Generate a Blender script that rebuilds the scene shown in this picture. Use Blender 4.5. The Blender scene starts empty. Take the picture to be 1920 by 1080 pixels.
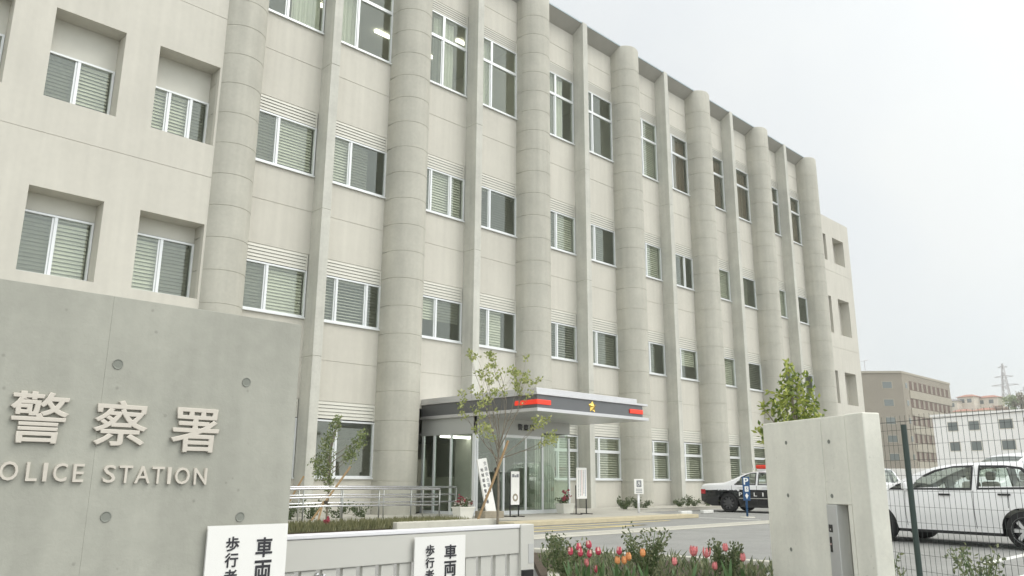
import bpy, bmesh, math, random
from mathutils import Vector, Matrix
R = math.radians
rng = random.Random(7)
scene = bpy.context.scene
C = scene.collection

# ------------------------------------------------------------------ camera
YAW, PIT, ROL, EYE = 0.7749, 0.2378, 0.0057, 1.02
def cam_axes():
    cy, sy, cp, sp = math.cos(YAW), math.sin(YAW), math.cos(PIT), math.sin(PIT)
    f = Vector((sy*cp, cy*cp, sp)); r = Vector((cy, -sy, 0)); u = r.cross(f)
    return math.cos(ROL)*r+math.sin(ROL)*u, -math.sin(ROL)*r+math.cos(ROL)*u, f
_r, _u, _f = cam_axes()
cd = bpy.data.cameras.new('camera'); cam = bpy.data.objects.new('camera', cd); C.objects.link(cam)
cd.sensor_width = 36; cd.lens = 1485.47/1920*36; cd.clip_start = .05; cd.clip_end = 3000
cam.matrix_world = Matrix(((_r.x, _u.x, -_f.x, 0), (_r.y, _u.y, -_f.y, 0), (_r.z, _u.z, -_f.z, EYE), (0, 0, 0, 1)))
scene.camera = cam

# ------------------------------------------------------------------ light
SUN_EL, SUN_AZ = R(52), R(145)            # azimuth from +y towards +x
sd = Vector((math.sin(SUN_AZ)*math.cos(SUN_EL), math.cos(SUN_AZ)*math.cos(SUN_EL), math.sin(SUN_EL)))
sl = bpy.data.lights.new('sun', 'SUN'); sl.energy = .9; sl.angle = R(35); sl.color = (1, .965, .9)
so = bpy.data.objects.new('sun', sl); C.objects.link(so)
so.rotation_euler = (-sd).to_track_quat('-Z', 'Y').to_euler()
world = bpy.data.worlds.new('World'); scene.world = world; world.use_nodes = True
wn = world.node_tree.nodes; wl = world.node_tree.links; wn.clear()
wo = wn.new('ShaderNodeOutputWorld'); bg = wn.new('ShaderNodeBackground'); bg.inputs[1].default_value = .1
sky = wn.new('ShaderNodeTexSky'); sky.sky_type = 'NISHITA'; sky.sun_disc = False
sky.sun_elevation = SUN_EL; sky.sun_rotation = SUN_AZ
tc = wn.new('ShaderNodeTexCoord'); nz = wn.new('ShaderNodeTexNoise'); nz.inputs['Scale'].default_value = 2.2; nz.inputs['Detail'].default_value = 5
cr = wn.new('ShaderNodeValToRGB'); cr.color_ramp.elements[0].position = .35; cr.color_ramp.elements[0].color = (.80,)*3+(1,)
cr.color_ramp.elements[1].position = .62; cr.color_ramp.elements[1].color = (.93,)*3+(1,)
mx = wn.new('ShaderNodeMix'); mx.data_type = 'RGBA'; mx.inputs[7].default_value = (5.9, 6.0, 5.85, 1)
wl.new(tc.outputs['Generated'], nz.inputs['Vector']); wl.new(nz.outputs['Fac'], cr.inputs[0])
wl.new(cr.outputs[0], mx.inputs[0]); wl.new(sky.outputs[0], mx.inputs[6]); dt = wn.new('ShaderNodeVectorMath'); dt.operation = 'DOT_PRODUCT'; dt.inputs[1].default_value = (-.45, -.83, .31)
gm = wn.new('ShaderNodeMapRange'); gm.inputs['From Min'].default_value = -.65; gm.inputs['To Min'].default_value = .80; gm.inputs['To Max'].default_value = 1.65
sc_ = wn.new('ShaderNodeVectorMath'); sc_.operation = 'SCALE'
wl.new(tc.outputs['Generated'], dt.inputs[0]); wl.new(dt.outputs['Value'], gm.inputs['Value']); wl.new(mx.outputs[2], sc_.inputs[0]); wl.new(gm.outputs[0], sc_.inputs['Scale'])
wl.new(sc_.outputs[0], bg.inputs[0]); wl.new(bg.outputs[0], wo.inputs[0])
scene.view_settings.view_transform = 'Standard'; scene.view_settings.look = 'None'
scene.view_settings.exposure = .97; scene.view_settings.gamma = 1
scene.cycles.max_bounces = 8; scene.cycles.transparent_max_bounces = 24
scene.cycles.use_denoising = True

# ------------------------------------------------------------------ materials
def mat(name, col, rough=.6, metal=0, noise=.0, nscale=3, streak=0, bump=0, bscale=60, pits=0, rnd=0, spec=.5, coat=0, obr=0):
    m = bpy.data.materials.new(name); m.use_nodes = True; n = m.node_tree.nodes; l = m.node_tree.links
    b = n['Principled BSDF']; b.inputs['Base Color'].default_value = (*col, 1); b.inputs['Roughness'].default_value = rough
    b.inputs['Metallic'].default_value = metal; b.inputs['Specular IOR Level'].default_value = spec; b.inputs['Coat Weight'].default_value = coat
    t = n.new('ShaderNodeNewGeometry'); src = None
    def mul(a, fac_out, lo, hi):
        mr = n.new('ShaderNodeMapRange'); mr.inputs['From Min'].default_value = .25; mr.inputs['From Max'].default_value = .75
        mr.inputs['To Min'].default_value = lo; mr.inputs['To Max'].default_value = hi; l.new(fac_out, mr.inputs['Value'])
        v = n.new('ShaderNodeVectorMath'); v.operation = 'SCALE'
        if a is None: v.inputs[0].default_value = col
        else: l.new(a, v.inputs[0])
        l.new(mr.outputs[0], v.inputs['Scale']); return v.outputs[0]
    def noi(scale, detail=6, vec=None):
        k = n.new('ShaderNodeTexNoise'); k.inputs['Scale'].default_value = scale; k.inputs['Detail'].default_value = detail
        l.new(vec or t.outputs['Position'], k.inputs['Vector']); return k.outputs['Fac']
    if noise:
        src = mul(src, noi(nscale), 1-noise, 1+noise); src = mul(src, noi(nscale*9, 8), 1-noise*.55, 1+noise*.55)
    if streak:
        mp = n.new('ShaderNodeMapping'); mp.inputs['Scale'].default_value = (1, 1, .045); l.new(t.outputs['Position'], mp.inputs['Vector'])
        src = mul(src, noi(5.5, 5, mp.outputs[0]), 1-streak, 1+streak)
    if pits:
        k = n.new('ShaderNodeTexVoronoi'); k.inputs['Scale'].default_value = 9; l.new(t.outputs['Position'], k.inputs['Vector'])
        mr = n.new('ShaderNodeMapRange'); mr.inputs['From Min'].default_value = .045; mr.inputs['From Max'].default_value = .09
        mr.inputs['To Min'].default_value = 1-pits; mr.inputs['To Max'].default_value = 1; l.new(k.outputs['Distance'], mr.inputs['Value'])
        v = n.new('ShaderNodeVectorMath'); v.operation = 'SCALE'; l.new(src, v.inputs[0]); l.new(mr.outputs[0], v.inputs['Scale']); src = v.outputs[0]
    if rnd:
        mr = n.new('ShaderNodeMapRange'); mr.inputs['To Min'].default_value = 1-rnd; mr.inputs['To Max'].default_value = 1+rnd
        l.new(t.outputs['Random Per Island'], mr.inputs['Value']); v = n.new('ShaderNodeVectorMath'); v.operation = 'SCALE'
        if src is None: v.inputs[0].default_value = col
        else: l.new(src, v.inputs[0])
        l.new(mr.outputs[0], v.inputs['Scale']); src = v.outputs[0]
    if obr:
        oi = n.new('ShaderNodeObjectInfo'); mr = n.new('ShaderNodeMapRange'); mr.inputs['To Min'].default_value = 1-obr; mr.inputs['To Max'].default_value = 1+obr
        l.new(oi.outputs['Random'], mr.inputs['Value']); v = n.new('ShaderNodeVectorMath'); v.operation = 'SCALE'; l.new(src, v.inputs[0]); l.new(mr.outputs[0], v.inputs['Scale']); src = v.outputs[0]
    if src is not None: l.new(src, b.inputs['Base Color'])
    if bump:
        bp = n.new('ShaderNodeBump'); bp.inputs['Strength'].default_value = bump; bp.inputs['Distance'].default_value = .01
        l.new(noi(bscale, 6), bp.inputs['Height']); l.new(bp.outputs[0], b.inputs['Normal'])
    return m
def leafmat(name, c1, c2):
    m = bpy.data.materials.new(name); m.use_nodes = True; n = m.node_tree.nodes; l = m.node_tree.links
    b = n['Principled BSDF']; g = n.new('ShaderNodeNewGeometry'); r = n.new('ShaderNodeValToRGB')
    r.color_ramp.elements[0].color = (*c1, 1); r.color_ramp.elements[1].color = (*c2, 1)
    l.new(g.outputs['Random Per Island'], r.inputs[0]); l.new(r.outputs[0], b.inputs['Base Color']); b.inputs['Roughness'].default_value = .5
    tr = n.new('ShaderNodeBsdfTranslucent'); l.new(r.outputs[0], tr.inputs[0]); mxs = n.new('ShaderNodeMixShader'); mxs.inputs[0].default_value = .35
    l.new(b.outputs[0], mxs.inputs[1]); l.new(tr.outputs[0], mxs.inputs[2]); l.new(mxs.outputs[0], n['Material Output'].inputs[0])
    return m
def glassmat(name, tint, refl=.06, rough=.01):
    m = bpy.data.materials.new(name); m.use_nodes = True; n = m.node_tree.nodes; l = m.node_tree.links
    n.remove(n['Principled BSDF']); t = n.new('ShaderNodeBsdfTransparent'); t.inputs[0].default_value = (*tint, 1)
    g = n.new('ShaderNodeBsdfGlossy'); g.inputs['Roughness'].default_value = rough; g.inputs[0].default_value = (.95, 1, .96, 1)
    lw_ = n.new('ShaderNodeLayerWeight'); lw_.inputs[0].default_value = .5
    f = n.new('ShaderNodeMath'); f.operation = 'POWER'; f.inputs[1].default_value = 4.5; l.new(lw_.outputs['Facing'], f.inputs[0])
    a = n.new('ShaderNodeMath'); a.operation = 'ADD'; a.inputs[1].default_value = refl; a.use_clamp = True; l.new(f.outputs[0], a.inputs[0])
    s = n.new('ShaderNodeMixShader'); l.new(a.outputs[0], s.inputs[0]); l.new(t.outputs[0], s.inputs[1]); l.new(g.outputs[0], s.inputs[2])
    l.new(s.outputs[0], n['Material Output'].inputs[0]); return m
def screenmat(name, col, op):
    m = bpy.data.materials.new(name); m.use_nodes = True; n = m.node_tree.nodes; l = m.node_tree.links
    n.remove(n['Principled BSDF']); t = n.new('ShaderNodeBsdfTransparent'); d = n.new('ShaderNodeBsdfDiffuse'); d.inputs[0].default_value = (*col, 1)
    s = n.new('ShaderNodeMixShader'); s.inputs[0].default_value = op; l.new(t.outputs[0], s.inputs[1]); l.new(d.outputs[0], s.inputs[2])
    l.new(s.outputs[0], n['Material Output'].inputs[0]); return m
def lampmat(name, col, st):
    m = bpy.data.materials.new(name); m.use_nodes = True; b = m.node_tree.nodes['Principled BSDF']
    b.inputs['Base Color'].default_value = (*col, 1); b.inputs['Emission Color'].default_value = (*col, 1); b.inputs['Emission Strength'].default_value = st
    return m

M = dict(
 panel=mat('facade_panel', (.545, .525, .46), .75, noise=.045, nscale=.9, streak=.05, bump=.1, bscale=90, obr=.03),
 column=mat('column_concrete', (.44, .428, .368), .8, noise=.08, nscale=1.4, streak=.07, bump=.25, bscale=70),
 fin=mat('fin_concrete', (.51, .505, .45), .8, noise=.1, nscale=1.6, streak=.08, bump=.2, bscale=70),
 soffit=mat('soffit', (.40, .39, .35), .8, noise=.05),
 joint=mat('joint_dark', (.13, .125, .11), .9),
 coping=mat('roof_coping', (.28, .34, .36), .4, .3),
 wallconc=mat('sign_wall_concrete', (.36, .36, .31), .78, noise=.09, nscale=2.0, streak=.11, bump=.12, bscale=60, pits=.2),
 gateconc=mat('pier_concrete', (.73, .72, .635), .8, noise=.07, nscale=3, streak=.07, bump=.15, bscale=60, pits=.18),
 cone=mat('form_tie_plug', (.22, .23, .2), .85),
 alu=mat('aluminium_frame', (.74, .76, .76), .35, .25),
 louvre=mat('louvre_paint', (.60, .59, .52), .5, noise=.03),
 glass=glassmat('window_glass', (.89, .905, .86), .085),
 clear=glassmat('clear_glass', (.88, .92, .88), .08),
 screen=screenmat('insect_mesh', (.07, .075, .06), .5),
 blind=mat('blind_slats', (.73, .73, .66), .6, rnd=.12),
 curtain=mat('curtain', (.62, .63, .56), .8, noise=.06, nscale=6),
 darkblind=mat('brown_screen', (.17, .12, .09), .8, noise=.1, nscale=8),
 room=mat('room_paint', (.66, .66, .57), .9),
 roomfloor=mat('room_floor', (.34, .32, .26), .7),
 lamp=lampmat('ceiling_lamp', (1, .98, .9), 3),
 canopy=mat('canopy_dark_panel', (.155, .16, .165), .38, .55),
 silver=mat('canopy_silver', (.62, .62, .63), .3, .65, noise=.04, nscale=2),
 canlite=mat('canopy_soffit_panel', (.43, .44, .42), .45, .2),
 red=mat('red_lens', (.72, .045, .02), .2, spec=.6), redlamp=lampmat('red_lens_lit', (.80, .045, .02), .2),
 gold=mat('gold', (.78, .55, .14), .25, .9),
 asphalt=mat('asphalt', (.265, .265, .25), .9, noise=.12, nscale=1.3, bump=.5, bscale=120),
 street=mat('street_asphalt', (.12, .12, .115), .9, noise=.12, nscale=1.5),
 paving=mat('pavement_concrete', (.44, .425, .37), .85, noise=.09, nscale=2),
 kerb=mat('kerb_concrete', (.5, .485, .42), .85, noise=.1, nscale=4),
 tan=mat('tan_tactile_tile', (.50, .44, .30), .8, noise=.07, nscale=7),
 yellow=mat('yellow_road_paint', (.62, .52, .26), .7, noise=.22, nscale=9),
 whitepaint=mat('white_road_paint', (.7, .7, .66), .7, noise=.12, nscale=9),
 soil=mat('soil', (.07, .052, .035), .95, noise=.3, nscale=12, bump=.8, bscale=60),
 grass=leafmat('grass_blades', (.13, .14, .06), (.30, .29, .15)),
 gate=mat('gate_painted_metal', (.57, .565, .52), .42, .1, noise=.02, nscale=2),
 gatewhite=mat('gate_white_rail', (.82, .82, .84), .3, .15),
 board=mat('white_board', (.80, .795, .76), .5), black=mat('black_lettering', (.03, .03, .035), .5),
 greytext=mat('grey_lettering', (.22, .23, .24), .6), bluetext=mat('blue_lettering', (.10, .14, .32), .6), redtext=mat('red_lettering', (.45, .12, .1), .6),
 letter=mat('sign_letter', (.58, .54, .47), .5, noise=.04, nscale=8),
 blackm=mat('black_metal', (.03, .03, .03), .4, .4), rail=mat('stainless_rail', (.70, .70, .71), .22, .8), post=mat('rail_post', (.33, .34, .32), .35, .6),
 fence=mat('fence_wire', (.035, .045, .04), .5), fencepost=mat('fence_post', (.03, .05, .042), .45),
 bark=mat('bark', (.19, .165, .125), .9, noise=.25, nscale=14), stake=mat('wooden_stake', (.36, .245, .13), .85, noise=.15, nscale=10),
 rope=mat('hemp_rope', (.055, .045, .035), .95),
 leaf_dog=leafmat('dogwood_leaf', (.20, .25, .07), (.50, .52, .22)), leaf_ol=leafmat('olive_leaf', (.10, .15, .05), (.34, .38, .17)),
 leaf_bush=leafmat('bush_leaf', (.10, .16, .03), (.48, .52, .13)), leaf_rose=leafmat('rose_leaf', (.07, .105, .045), (.26, .28, .15)),
 leaf_low=leafmat('low_shrub_leaf', (.045, .075, .03), (.15, .18, .09)), leaf_far=leafmat('far_leaf', (.24, .30, .14), (.42, .46, .27)),
 leaf_farbrown=leafmat('far_brown_leaf', (.20, .17, .11), (.33, .27, .18)), bloss=leafmat('pink_blossom_leaf', (.42, .32, .27), (.6, .5, .42)),
 stem=mat('green_stem', (.10, .16, .05), .6), tulleaf=mat('tulip_leaf', (.09, .17, .06), .5),
 tul_red=mat('tulip_crimson', (.50, .06, .10), .45, noise=.2, nscale=40), tul_edge=mat('tulip_pale_edge', (.72, .42, .36), .5),
 tul_pink=mat('tulip_pink', (.70, .22, .22), .45, noise=.25, nscale=40), tul_or=mat('tulip_orange', (.74, .32, .12), .45, noise=.15, nscale=40),
 pot=mat('white_planter', (.74, .73, .66), .5), flower_red=leafmat('red_petal', (.30, .03, .06), (.5, .1, .14)), flower_white=leafmat('white_petal', (.6, .55, .5), (.8, .75, .7)),
 stone=mat('beige_block', (.30, .265, .2), .85, noise=.15, nscale=9),
 carwhite=mat('car_white_paint', (.80, .80, .80), .22, spec=.5, coat=.6), carblack=mat('car_black_paint', (.010, .011, .013), .2, spec=.5, coat=.6),
 trim=mat('black_trim', (.015, .015, .017), .45), tyre=mat('tyre_rubber', (.018, .018, .018), .85), rim=mat('alloy_rim', (.62, .63, .64), .28, .8),
 rimdark=mat('steel_rim', (.12, .12, .125), .35, .7), cabin=mat('car_cabin', (.09, .09, .085), .8), carglass=glassmat('car_glass', (.84, .89, .86), .10), seat=mat('car_seat', (.42, .41, .37), .9),
 tail=mat('tail_lamp', (.45, .02, .025), .2), blue=mat('sign_blue', (.015, .075, .19), .4), chrome=mat('chrome', (.7, .7, .7), .15, .9),
 brownb=mat('brown_tile_wall', (.28, .25, .20), .8, noise=.05, nscale=.6), brownl=mat('brown_tile_lighter', (.36, .33, .265), .8, noise=.05, nscale=.6),
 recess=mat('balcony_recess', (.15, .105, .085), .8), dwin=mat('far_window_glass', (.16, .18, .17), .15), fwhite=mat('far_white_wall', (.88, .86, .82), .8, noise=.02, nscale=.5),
 roofr=mat('red_tile_roof', (.42, .21, .15), .8), roofg=mat('grey_tile_roof', (.3, .29, .29), .8), hwall=mat('house_wall', (.66, .62, .53), .85),
 hill=mat('hill_ground', (.30, .33, .20), .95, noise=.25, nscale=.1), steel=mat('galvanised_steel', (.52, .50, .50), .5, .3),
 greypanel=mat('grey_metal_cover', (.56, .565, .55), .4, .3), dark=mat('dark_panel', (.035, .035, .033), .4),
)

# ------------------------------------------------------------------ mesh helpers
class MB:
    def __init__(s): s.bm = bmesh.new(); s.mi = 0
    def _f(s, vs):
        try: f = s.bm.faces.new(vs); f.material_index = s.mi; return f
        except ValueError: return None
    def box(s, x0, x1, y0, y1, z0, z1, bev=0):
        v = [s.bm.verts.new(p) for p in ((x0,y0,z0),(x1,y0,z0),(x1,y1,z0),(x0,y1,z0),(x0,y0,z1),(x1,y0,z1),(x1,y1,z1),(x0,y1,z1))]
        fs = [s._f([v[i] for i in q]) for q in ((0,3,2,1),(4,5,6,7),(0,1,5,4),(1,2,6,5),(2,3,7,6),(3,0,4,7))]
        if bev:
            es = list({e for f in fs for e in f.edges}); r = bmesh.ops.bevel(s.bm, geom=es, offset=bev, segments=2, affect='EDGES', profile=.5)
            for f in r['faces']: f.material_index = s.mi
        return s
    def poly(s, pts): s._f([s.bm.verts.new(p) for p in pts]); return s
    def prism(s, poly, z0, z1, bev=0):
        a = [s.bm.verts.new((p[0], p[1], z0)) for p in poly]; b = [s.bm.verts.new((p[0], p[1], z1)) for p in poly]; n = len(poly)
        fs = [s._f(a[::-1]), s._f(b)] + [s._f([a[i], a[(i+1) % n], b[(i+1) % n], b[i]]) for i in range(n)]
        if bev: bmesh.ops.bevel(s.bm, geom=list({e for f in fs if f for e in f.edges}), offset=bev, segments=2, affect='EDGES', profile=.5)
        return s
    def tube(s, pts, rad, seg=6, cap=True):
        pts = [Vector(p) for p in pts]; rs = rad if isinstance(rad, (list, tuple)) else [rad]*len(pts); rings = []
        for i, p in enumerate(pts):
            d = (pts[min(i+1, len(pts)-1)]-pts[max(i-1, 0)]).normalized()
            a = d.orthogonal().normalized() if abs(d.z) < .99 else Vector((1, 0, 0)); a = (a-d*a.dot(d)).normalized(); b = d.cross(a)
            if i and rings: 
                pa = prev; a = (pa-d*pa.dot(d)).normalized(); b = d.cross(a)
            prev = a
            rings.append([s.bm.verts.new(p+rs[i]*(math.cos(t)*a+math.sin(t)*b)) for t in (2*math.pi*k/seg for k in range(seg))])
        for A, B in zip(rings, rings[1:]):
            for k in range(seg): s._f([A[k], A[(k+1) % seg], B[(k+1) % seg], B[k]])
        if cap: s._f(rings[0][::-1]); s._f(rings[-1])
        return s
    def lathe(s, prof, seg=24, c=(0,0,0), axis='z', a0=0, a1=2*math.pi):
        full = abs(a1-a0-2*math.pi) < 1e-6; n = seg if full else seg+1; rings = []
        for r, h in prof:
            ring = []
            for k in range(n):
                t = a0+(a1-a0)*k/seg; x, y = r*math.cos(t), r*math.sin(t)
                q = (x, y, h) if axis == 'z' else (x, h, y)
                ring.append(s.bm.verts.new((c[0]+q[0], c[1]+q[1], c[2]+q[2])))
            rings.append(ring)
        for A, B in zip(rings, rings[1:]):
            for k in range(seg): s._f([A[k], A[(k+1) % n], B[(k+1) % n], B[k]])
        return s
    def leaf(s, p, d, nrm, ln, w):
        sd_ = d.cross(nrm).normalized(); p = Vector(p); mid = p+d*ln*.45+nrm*ln*.06
        s._f([s.bm.verts.new(q) for q in (p, mid+sd_*w*.5, p+d*ln, mid-sd_*w*.5)])
    def mesh(s, name, mats, smooth=False):
        me = bpy.data.meshes.new(name); bmesh.ops.recalc_face_normals(s.bm, faces=s.bm.faces[:]) if not smooth == 'leaf' else None
        s.bm.to_mesh(me); s.bm.free()
        for m_ in (mats if isinstance(mats, (list, tuple)) else [mats]): me.materials.append(M[m_])
        if smooth is True:
            for p in me.polygons: p.use_smooth = True
        return me
    def obj(s, name, mats, parent=None, smooth=False, loc=None):
        return link(name, s.mesh(name, mats, smooth), parent, loc)
def link(name, me, parent=None, loc=None):
    o = bpy.data.objects.new(name, me); C.objects.link(o)
    if parent: o.parent = parent
    if loc: o.location = loc
    return o
def tag(o, label, cat, group=None):
    o['label'] = label; o['category'] = cat
    if group: o['group'] = group
    return o
def thing(name, label, cat, loc=(0,0,0), rz=0, group=None):
    o = bpy.data.objects.new(name, None); C.objects.link(o); o.empty_display_size = .2; o.location = loc; o.rotation_euler = (0, 0, rz)
    return tag(o, label, cat, group)
def struct(o, kind='structure'): o['kind'] = kind; return o
def smooth_by_angle(me, ang=35):
    for p in me.polygons: p.use_smooth = True
    try: me.set_sharp_from_angle(angle=R(ang))
    except Exception: pass
def rv(): 
    while True:
        v = Vector((rng.uniform(-1,1), rng.uniform(-1,1), rng.uniform(-1,1)))
        if .05 < v.length < 1: return v.normalized()
def text_mesh(name, body, x0, x1, z0, z1, depth, m, bold=0.0, y=0.0, bev=0.0):
    """letters standing in the x-z plane facing -y, fitted to the given rectangle"""
    cu = bpy.data.curves.new('lettering', 'FONT'); cu.body = body; cu.size = 1; cu.extrude = .5; cu.offset = bold; cu.resolution_u = 3; cu.bevel_depth = bev; cu.bevel_resolution = 0
    t = bpy.data.objects.new('lettering', cu); C.objects.link(t); dg = bpy.context.evaluated_depsgraph_get()
    me = bpy.data.meshes.new_from_object(t.evaluated_get(dg)); bpy.data.objects.remove(t); bpy.data.curves.remove(cu)
    xs = [v.co.x for v in me.vertices]; ys = [v.co.y for v in me.vertices]
    ax, bx, ay, by = min(xs), max(xs), min(ys), max(ys)
    for v in me.vertices:
        X = x0+(v.co.x-ax)/(bx-ax)*(x1-x0); Z = z0+(v.co.y-ay)/(by-ay)*(z1-z0); v.co = (X, y-depth*(v.co.z+.5), Z)
    me.name = name; me.materials.clear(); me.materials.append(M[m]); return me
def text(name, body, x0, x1, z0, z1, depth, m, parent, bold=0.0, y=0.0, bev=0.0): return link(name, text_mesh(name, body, x0, x1, z0, z1, depth, m, bold, y, bev), parent)

# ================================================================== GROUND
g = MB(); g.poly([(-600,-600,-.47),(700,-600,-.47),(700,700,-.47),(-600,700,-.47)]); struct(g.obj('ground', 'street'))
LOT = [(-30,4.98),(5.3,4.98),(5.3,4.2),(5.9,3.4),(7.45,4.25),(6.75,2.75),(6.2,1.0),(5.2,-4.0),(60,-14),(170,-20),(170,120),(-30,120)]
g = MB(); g.prism(LOT, -.468, 0); struct(g.obj('parking_lot', 'asphalt'))
g = MB(); g.prism([(-5,15.2),(13.0,15.2),(14.0,13.6),(19.6,13.6),(21.0,16.6),(46,16.6),(46,18.4),(-5,18.4)], .004, .10, .012); struct(g.obj('pavement', 'paving'))
g = MB(); g.box(12.9, 20.3, 13.05, 13.57, .004, .102, .008); struct(g.obj('tactile_path', 'tan'))
g = MB()
for xx in (9.0,): g.box(6.5, 60, 10.15, 10.33, .004, .012)
g.box(6.5, 60, 10.75, 10.93, .004, .012); struct(g.obj('gutter_edging', 'kerb'))
g = MB(); g.box(6.5, 60, 10.335, 10.745, .003, .006); struct(g.obj('gutter_channel', 'paving'))
g = MB()   # yellow hatching in front of the entrance
for (x0, y0, x1, y1) in ((8.0,11.55,16.0,11.75),(8.0,12.55,18.2,12.62),(16.0,11.75,11.0,12.58)):
    d = Vector((x1-x0, y1-y0, 0)).normalized(); nn = Vector((-d.y, d.x, 0))*.08
    g.poly([(x0-nn.x,y0-nn.y,.006),(x1-nn.x,y1-nn.y,.006),(x1+nn.x,y1+nn.y,.006),(x0+nn.x,y0+nn.y,.006)])
struct(g.obj('yellow_marking', 'yellow'))
g = MB()   # stall lines
for xx in (20.4, 24.3, 27.3, 30.3, 33.3): g.box(xx-.06, xx+.06, 11.2, 16.4, .003, .007)
g.box(12, 30, 3.35, 3.47, .003, .007); g.box(10.2, 30, 2.6, 2.72, .003, .007)
struct(g.obj('white_marking', 'whitepaint'))

# ================================================================== POLICE STATION
W, FR = 18.526, 18.0
ps = thing('police_station', 'large pale beige four storey police station with half round columns and thin fins', 'building', (20, 18.5, 0))
def P(mb, name, mats, parent=None, smooth=False):
    o = mb.obj(name, mats, parent or ps, smooth)
    o.matrix_parent_inverse = Matrix.Translation(-Vector(ps.location)) if not parent or parent is ps else o.matrix_parent_inverse
    return o
def PL(o, parent=None):      # parent to the station keeping world coordinates
    o.parent = parent or ps
    if o.parent is ps: o.matrix_parent_inverse = Matrix.Translation(-Vector(ps.location))
    return o
S = 5.484
colx = [13.43+S*(k-1) for k in range(7)]; finx = [10.473+S*k for k in range(6)]; FW = .27; CR = .6
SEGS = [(0.0,1.03),(3.03,5.13),(6.9,9.1),(11.03,13.49),(16.55,18.2)]
JNT = [4.1, 8.1, 12.4, 17.35]
half = []
for k in range(6):
    half.append((colx[k]+.48, finx[k], 'L', k)); half.append((finx[k]+FW, colx[k+1]-.48, 'R', k))
def wall_run(w, x0, x1, z0, z1):
    cuts = [z0]+[j for j in JNT if z0+.05 < j < z1-.05]+[z1]
    for i, (a, b) in enumerate(zip(cuts, cuts[1:])):
        w.box(x0, x1, W, W+.012, a+(.008 if i else 0), b-(.008 if i < len(cuts)-2 else 0))
    w.box(x0, x1, W+.0125, W+.25, z0, z1)
ENTR = {('L',1), ('R',1)}
for x0, x1, sd_, k in half:
    for z0, z1 in SEGS:
        if z0 == 0 and (sd_, k) in ENTR: continue
        w = MB(); wall_run(w, x0, x1, z0, z1); P(w, 'wall_panel', 'panel')
# half round columns with joint rings
jz = [.97+.805*i for i in range(15)]+[12.97, 13.72, 14.48, 15.22, 15.97, 16.72, 17.47]
def column_mesh():
    m = MB(); prof = []; zs = [0]
    for z in jz: prof_ = None
    pts = [(CR, -.05)]
    for z in sorted(jz):
        pts += [(CR, z-.012), (CR-.009, z-.007), (CR-.009, z+.007), (CR, z+.012)]
    pts.append((CR, 18.50)); pts.append((CR-.03, 18.56))
    m.lathe(pts, 28, (0,0,0), 'z', math.pi, 2*math.pi)
    # straight cheeks back to the wall, and the cap
    for sx in (-1, 1):
        a = sorted(jz); zz = [-.05]
        lo = -.05
        for z in a+[18.5]:
            hi = z-.012 if z != 18.5 else 18.5
            m.poly([(sx*CR, .26, lo), (sx*CR, 0, lo), (sx*CR, 0, hi), (sx*CR, .26, hi)])
            if z != 18.5: m.poly([(sx*(CR-.014), .26, z-.012), (sx*(CR-.014), 0, z-.012), (sx*(CR-.014), 0, z+.012), (sx*(CR-.014), .26, z+.012)]); lo = z+.012
    m.poly([((CR-.03)*math.cos(math.pi+math.pi*i/28), (CR-.03)*math.sin(math.pi+math.pi*i/28), 18.56) for i in range(29)]+[(CR-.03, .26, 18.56), (-(CR-.03), .26, 18.56)])
    me = m.mesh('column', 'column'); smooth_by_angle(me, 30); return me
cme = column_mesh()
for cx in colx: PL(link('column', cme, None, (cx, W-.255, 0)))
def fin_mesh():
    m = MB(); cuts = [-.05, 4.1, 8.1, 12.4, 18.59]
    for a, b in zip(cuts, cuts[1:]): m.box(0, FW, FR, W+.2, a+.006, b-.006, .012)
    m.box(.012, FW-.012, FR+.012, W+.2, 0, 18.5)
    return m.mesh('fin', 'fin')
fme = fin_mesh()
for fx in finx: PL(link('fin', fme, None, (fx, 0, 0)))
# sloping soffit and roof
m = MB()
for x0, x1, sd_, k in half:
    a, b = (x0-.48, x1) if sd_ == 'L' else (x0, x1+.48)
    m.poly([(a, W+.1, 18.16), (b, W+.1, 18.16), (b, FR+.05, 18.53), (a, FR+.05, 18.53)])
P(m, 'sloping_soffit', 'soffit')
m = MB(); m.box(colx[0], colx[6], FR+.04, 27, 18.531, 18.585); P(m, 'roof_coping', 'coping')
m = MB(); m.box(-6, 45, 34, 34.3, -.05, 15.5); m.box(colx[0], colx[6], 33, 33.3, 15.5, 18.5); m.box(44.95-.25, 44.95, 18.3, 34, -.05, 15.55); m.box(-6,-5.7,18.3,34,-.05,18.5); m.box(41.2, 41.38, W+.2, 33.3, 12.5, 18.5); P(m, 'rear_wall', 'panel')
m = MB(); m.box(41.9, 45.2-.25, 18.3, 34, 15.3, 15.5); m.box(-6, colx[0], 18.3, 34, 18.2, 18.5); P(m, 'flat_roof', 'soffit')
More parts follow.
